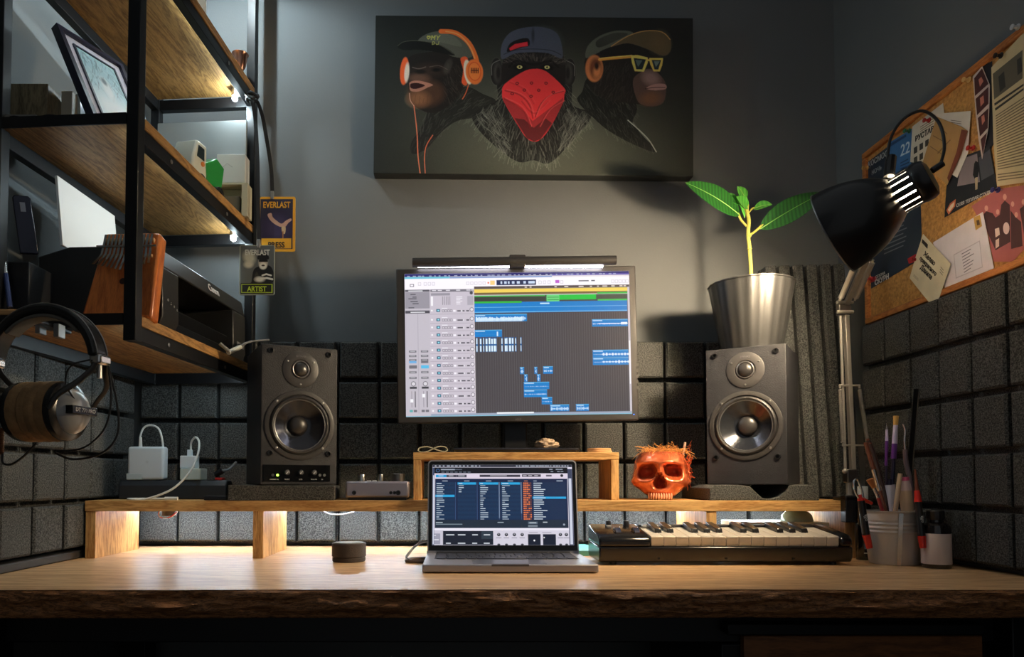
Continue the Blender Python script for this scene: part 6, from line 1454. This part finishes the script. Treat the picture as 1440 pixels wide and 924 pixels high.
tr = thing('steel_ruler', 'long black flat ruler standing tallest in the bucket', 'ruler', P(1278, 690, 1.425), 0, GB)
a, b = P(1274, 722, 1.43), P(1288, 547, 1.44); MB().strap([a, b], .0125, .0012, (1, .3, .05)).build('blade', mat('ruler_black', (16, 16, 18), .4), tr); MB().strap([a+Vector((.0065, .001, 0)), b+Vector((.0068, .001, 0))], .0012, .0016, (1, .3, 0)).build('edge_strip', mat('ruler_edge', (90, 86, 80), .4), tr); under(tr)
cone_thing('wooden_stick', 'flat cream wooden stick near the bucket front', 'stick', [('stick', CRM, [(1258, 726, 1.37), (1266, 666, 1.37)], .0042)], GB)
cone_thing('paint_tube', 'pale pink topped cream tube in the bucket', 'paint tube', [('body', mat('tube_cream', (220, 196, 166), .4), [(1277, 726, 1.375), (1273, 690, 1.375)], (.011, .0115)), ('neck', mat('tube_pale', (226, 206, 206), .35), [(1273, 690, 1.375), (1272, 676, 1.375)], (.0115, .0085)), ('cap', mat('tube_pink', (214, 96, 140), .35), [(1272, 676, 1.375), (1271.5, 671, 1.375)], (.0088, .0085))], GB)
cone_thing('paint_tube', 'bluish white tube standing in the bucket behind the stick', 'paint tube', [('body', mat('tube_bluewhite', (210, 212, 232), .4), [(1255, 726, 1.40), (1250, 682, 1.40)], (.0075, .011)), ('cap', NVY, [(1250, 682, 1.40), (1250, 674, 1.40)], (.006, .005))], GB)
cone_thing('paintbrush', 'short red handled brush with ginger bristles at bucket left', 'brush', [('handle', mat('brush_red', (150, 30, 36), .3, coat=.3), [(1243, 726, 1.368), (1235, 700, 1.368)], .0036), ('ferrule', FER, [(1235, 700, 1.368), (1229, 686, 1.368)], .0034), ('bristle', mat('bristle_ginger', (176, 110, 56), .8), [(1229, 686, 1.368), (1223, 674, 1.368)], (.004, .0065))], GB)
# two marker-like tools clipped on the rim
for lb, q in (('black craft knife with red ends hanging at the bucket left side', ((1206, 680, 1.345), (1211, 704, 1.343), (1218, 752, 1.34), (1223, 771, 1.339))), ('black craft knife with red ends hanging at the bucket right side', ((1287, 660, 1.345), (1291, 706, 1.34), (1296, 754, 1.333), (1298, 771, 1.331)))):
    left = q[0][0] < 1250
    t = thing('craft_knife', lb, 'craft knife', P(*q[2]), 0, 'black and red craft knives on the bucket rim'); v = [P(a[0], a[1], a[2]+.006) for a in q]
    RD = mat('knife_red', (206, 44, 32), .35)
    MB().rod(v[1], v[2], .0062, .0068, 16).build('handle', mat('knife_black', (18, 18, 20), .35), t); MB().rod(v[2], v[3], .0072, .0055, 16).build('end_cap', RD, t); MB().rod(v[1].lerp(v[0], .35), v[1], .0045, .0066, 16).build('collar', RD, t)
    if left:
        MB().tube(smooth_path([v[1]+Vector((-.004, 0, .004)), P(1202, 690, 1.343), P(1201, 677, 1.344), P(1206, 675, 1.344), P(1212, 690, 1.343), P(1214, 700, 1.343)], 5), .002, 8).build('wire_loop', CHROME, t); MB().rod(v[1]+Vector((.004, .0, .002)), P(1226, 708, 1.35), .004, .003).build('side_lever', RD, t)
    else: MB().rod(v[0], v[0].lerp(v[1], .7), .0014, .0042, 12).build('pointed_tip', BRN, t)
    d = (v[1]-v[2]).normalized(); text('lettering', 'ПАРУС' if 0 else 'olfa', .009, frame((v[1]+v[2])/2+Vector((0, -.0068, 0)), d, Vector((-1, 0, 0)) if 1 else None), mat('white_print', (220, 220, 220)), t)
    under(t)
# bottles
cb = P(1317, 795, 1.343); t = thing('paint_bottle', 'dark bottle with blank white label right of the bucket', 'bottle', (cb.x, 1.343, ZD))
MB().lathe([(0, .0005), (.0235, .0005), (.0245, .003), (.0245, .072), (.022, .080), (.0135, .086), (.0125, .092), (0, .092)], 40).build('glass', mat('dark_glass', (22, 16, 16), .12, coat=.6), t)
MB().lathe([(.0247, .008), (.0249, .009), (.0249, .064), (.0247, .065)], 48, cap0=False, cap1=False).build('label', mat('label_white', (214, 200, 196), .5), t); MB().lathe([(.0145, .0905), (.015, .092), (.015, .106), (.0135, .108), (0, .108)], 32, flute=.03, nf=14).build('cap', BLKP, t)
cb = P(1215, 788, 1.478); t = thing('paint_bottle', 'slim black bottle with white cap left of the bucket', 'bottle', (cb.x, 1.478, ZD))
MB().lathe([(0, .0005), (.0145, .0005), (.015, .002), (.015, .108), (.012, .120), (.009, .126), (0, .126)], 32).build('bottle', mat('dark_glass', (22, 16, 16), .12, coat=.6), t); MB().lathe([(.010, .1255), (.010, .150), (.009, .152), (0, .152)], 24).build('cap', WHITEP, t)
text('label_lettering', 'M', .02, frame((0, -.0153, .03), (1, 0, 0), (0, 0, 1)), mat('pale_blue_ink', (170, 190, 226), .5), t, bold=.0006); MB().box(-.008, .008, -.0156, -.0148, .014, .016).build('label_line', WHITEP, t)
# ------------------------------------------------------------------ room light and exposure
w = bpy.data.worlds.new('room'); SC.world = w; w.use_nodes = True
w.node_tree.nodes['Background'].inputs['Color'].default_value = (.92, .97, 1, 1)
w.node_tree.nodes['Background'].inputs['Strength'].default_value = .125
SC.view_settings.view_transform = 'Standard'; SC.view_settings.look = 'None'
SC.view_settings.gamma = 1; SC.view_settings.use_curve_mapping = False; SC.view_settings.exposure = 0.35
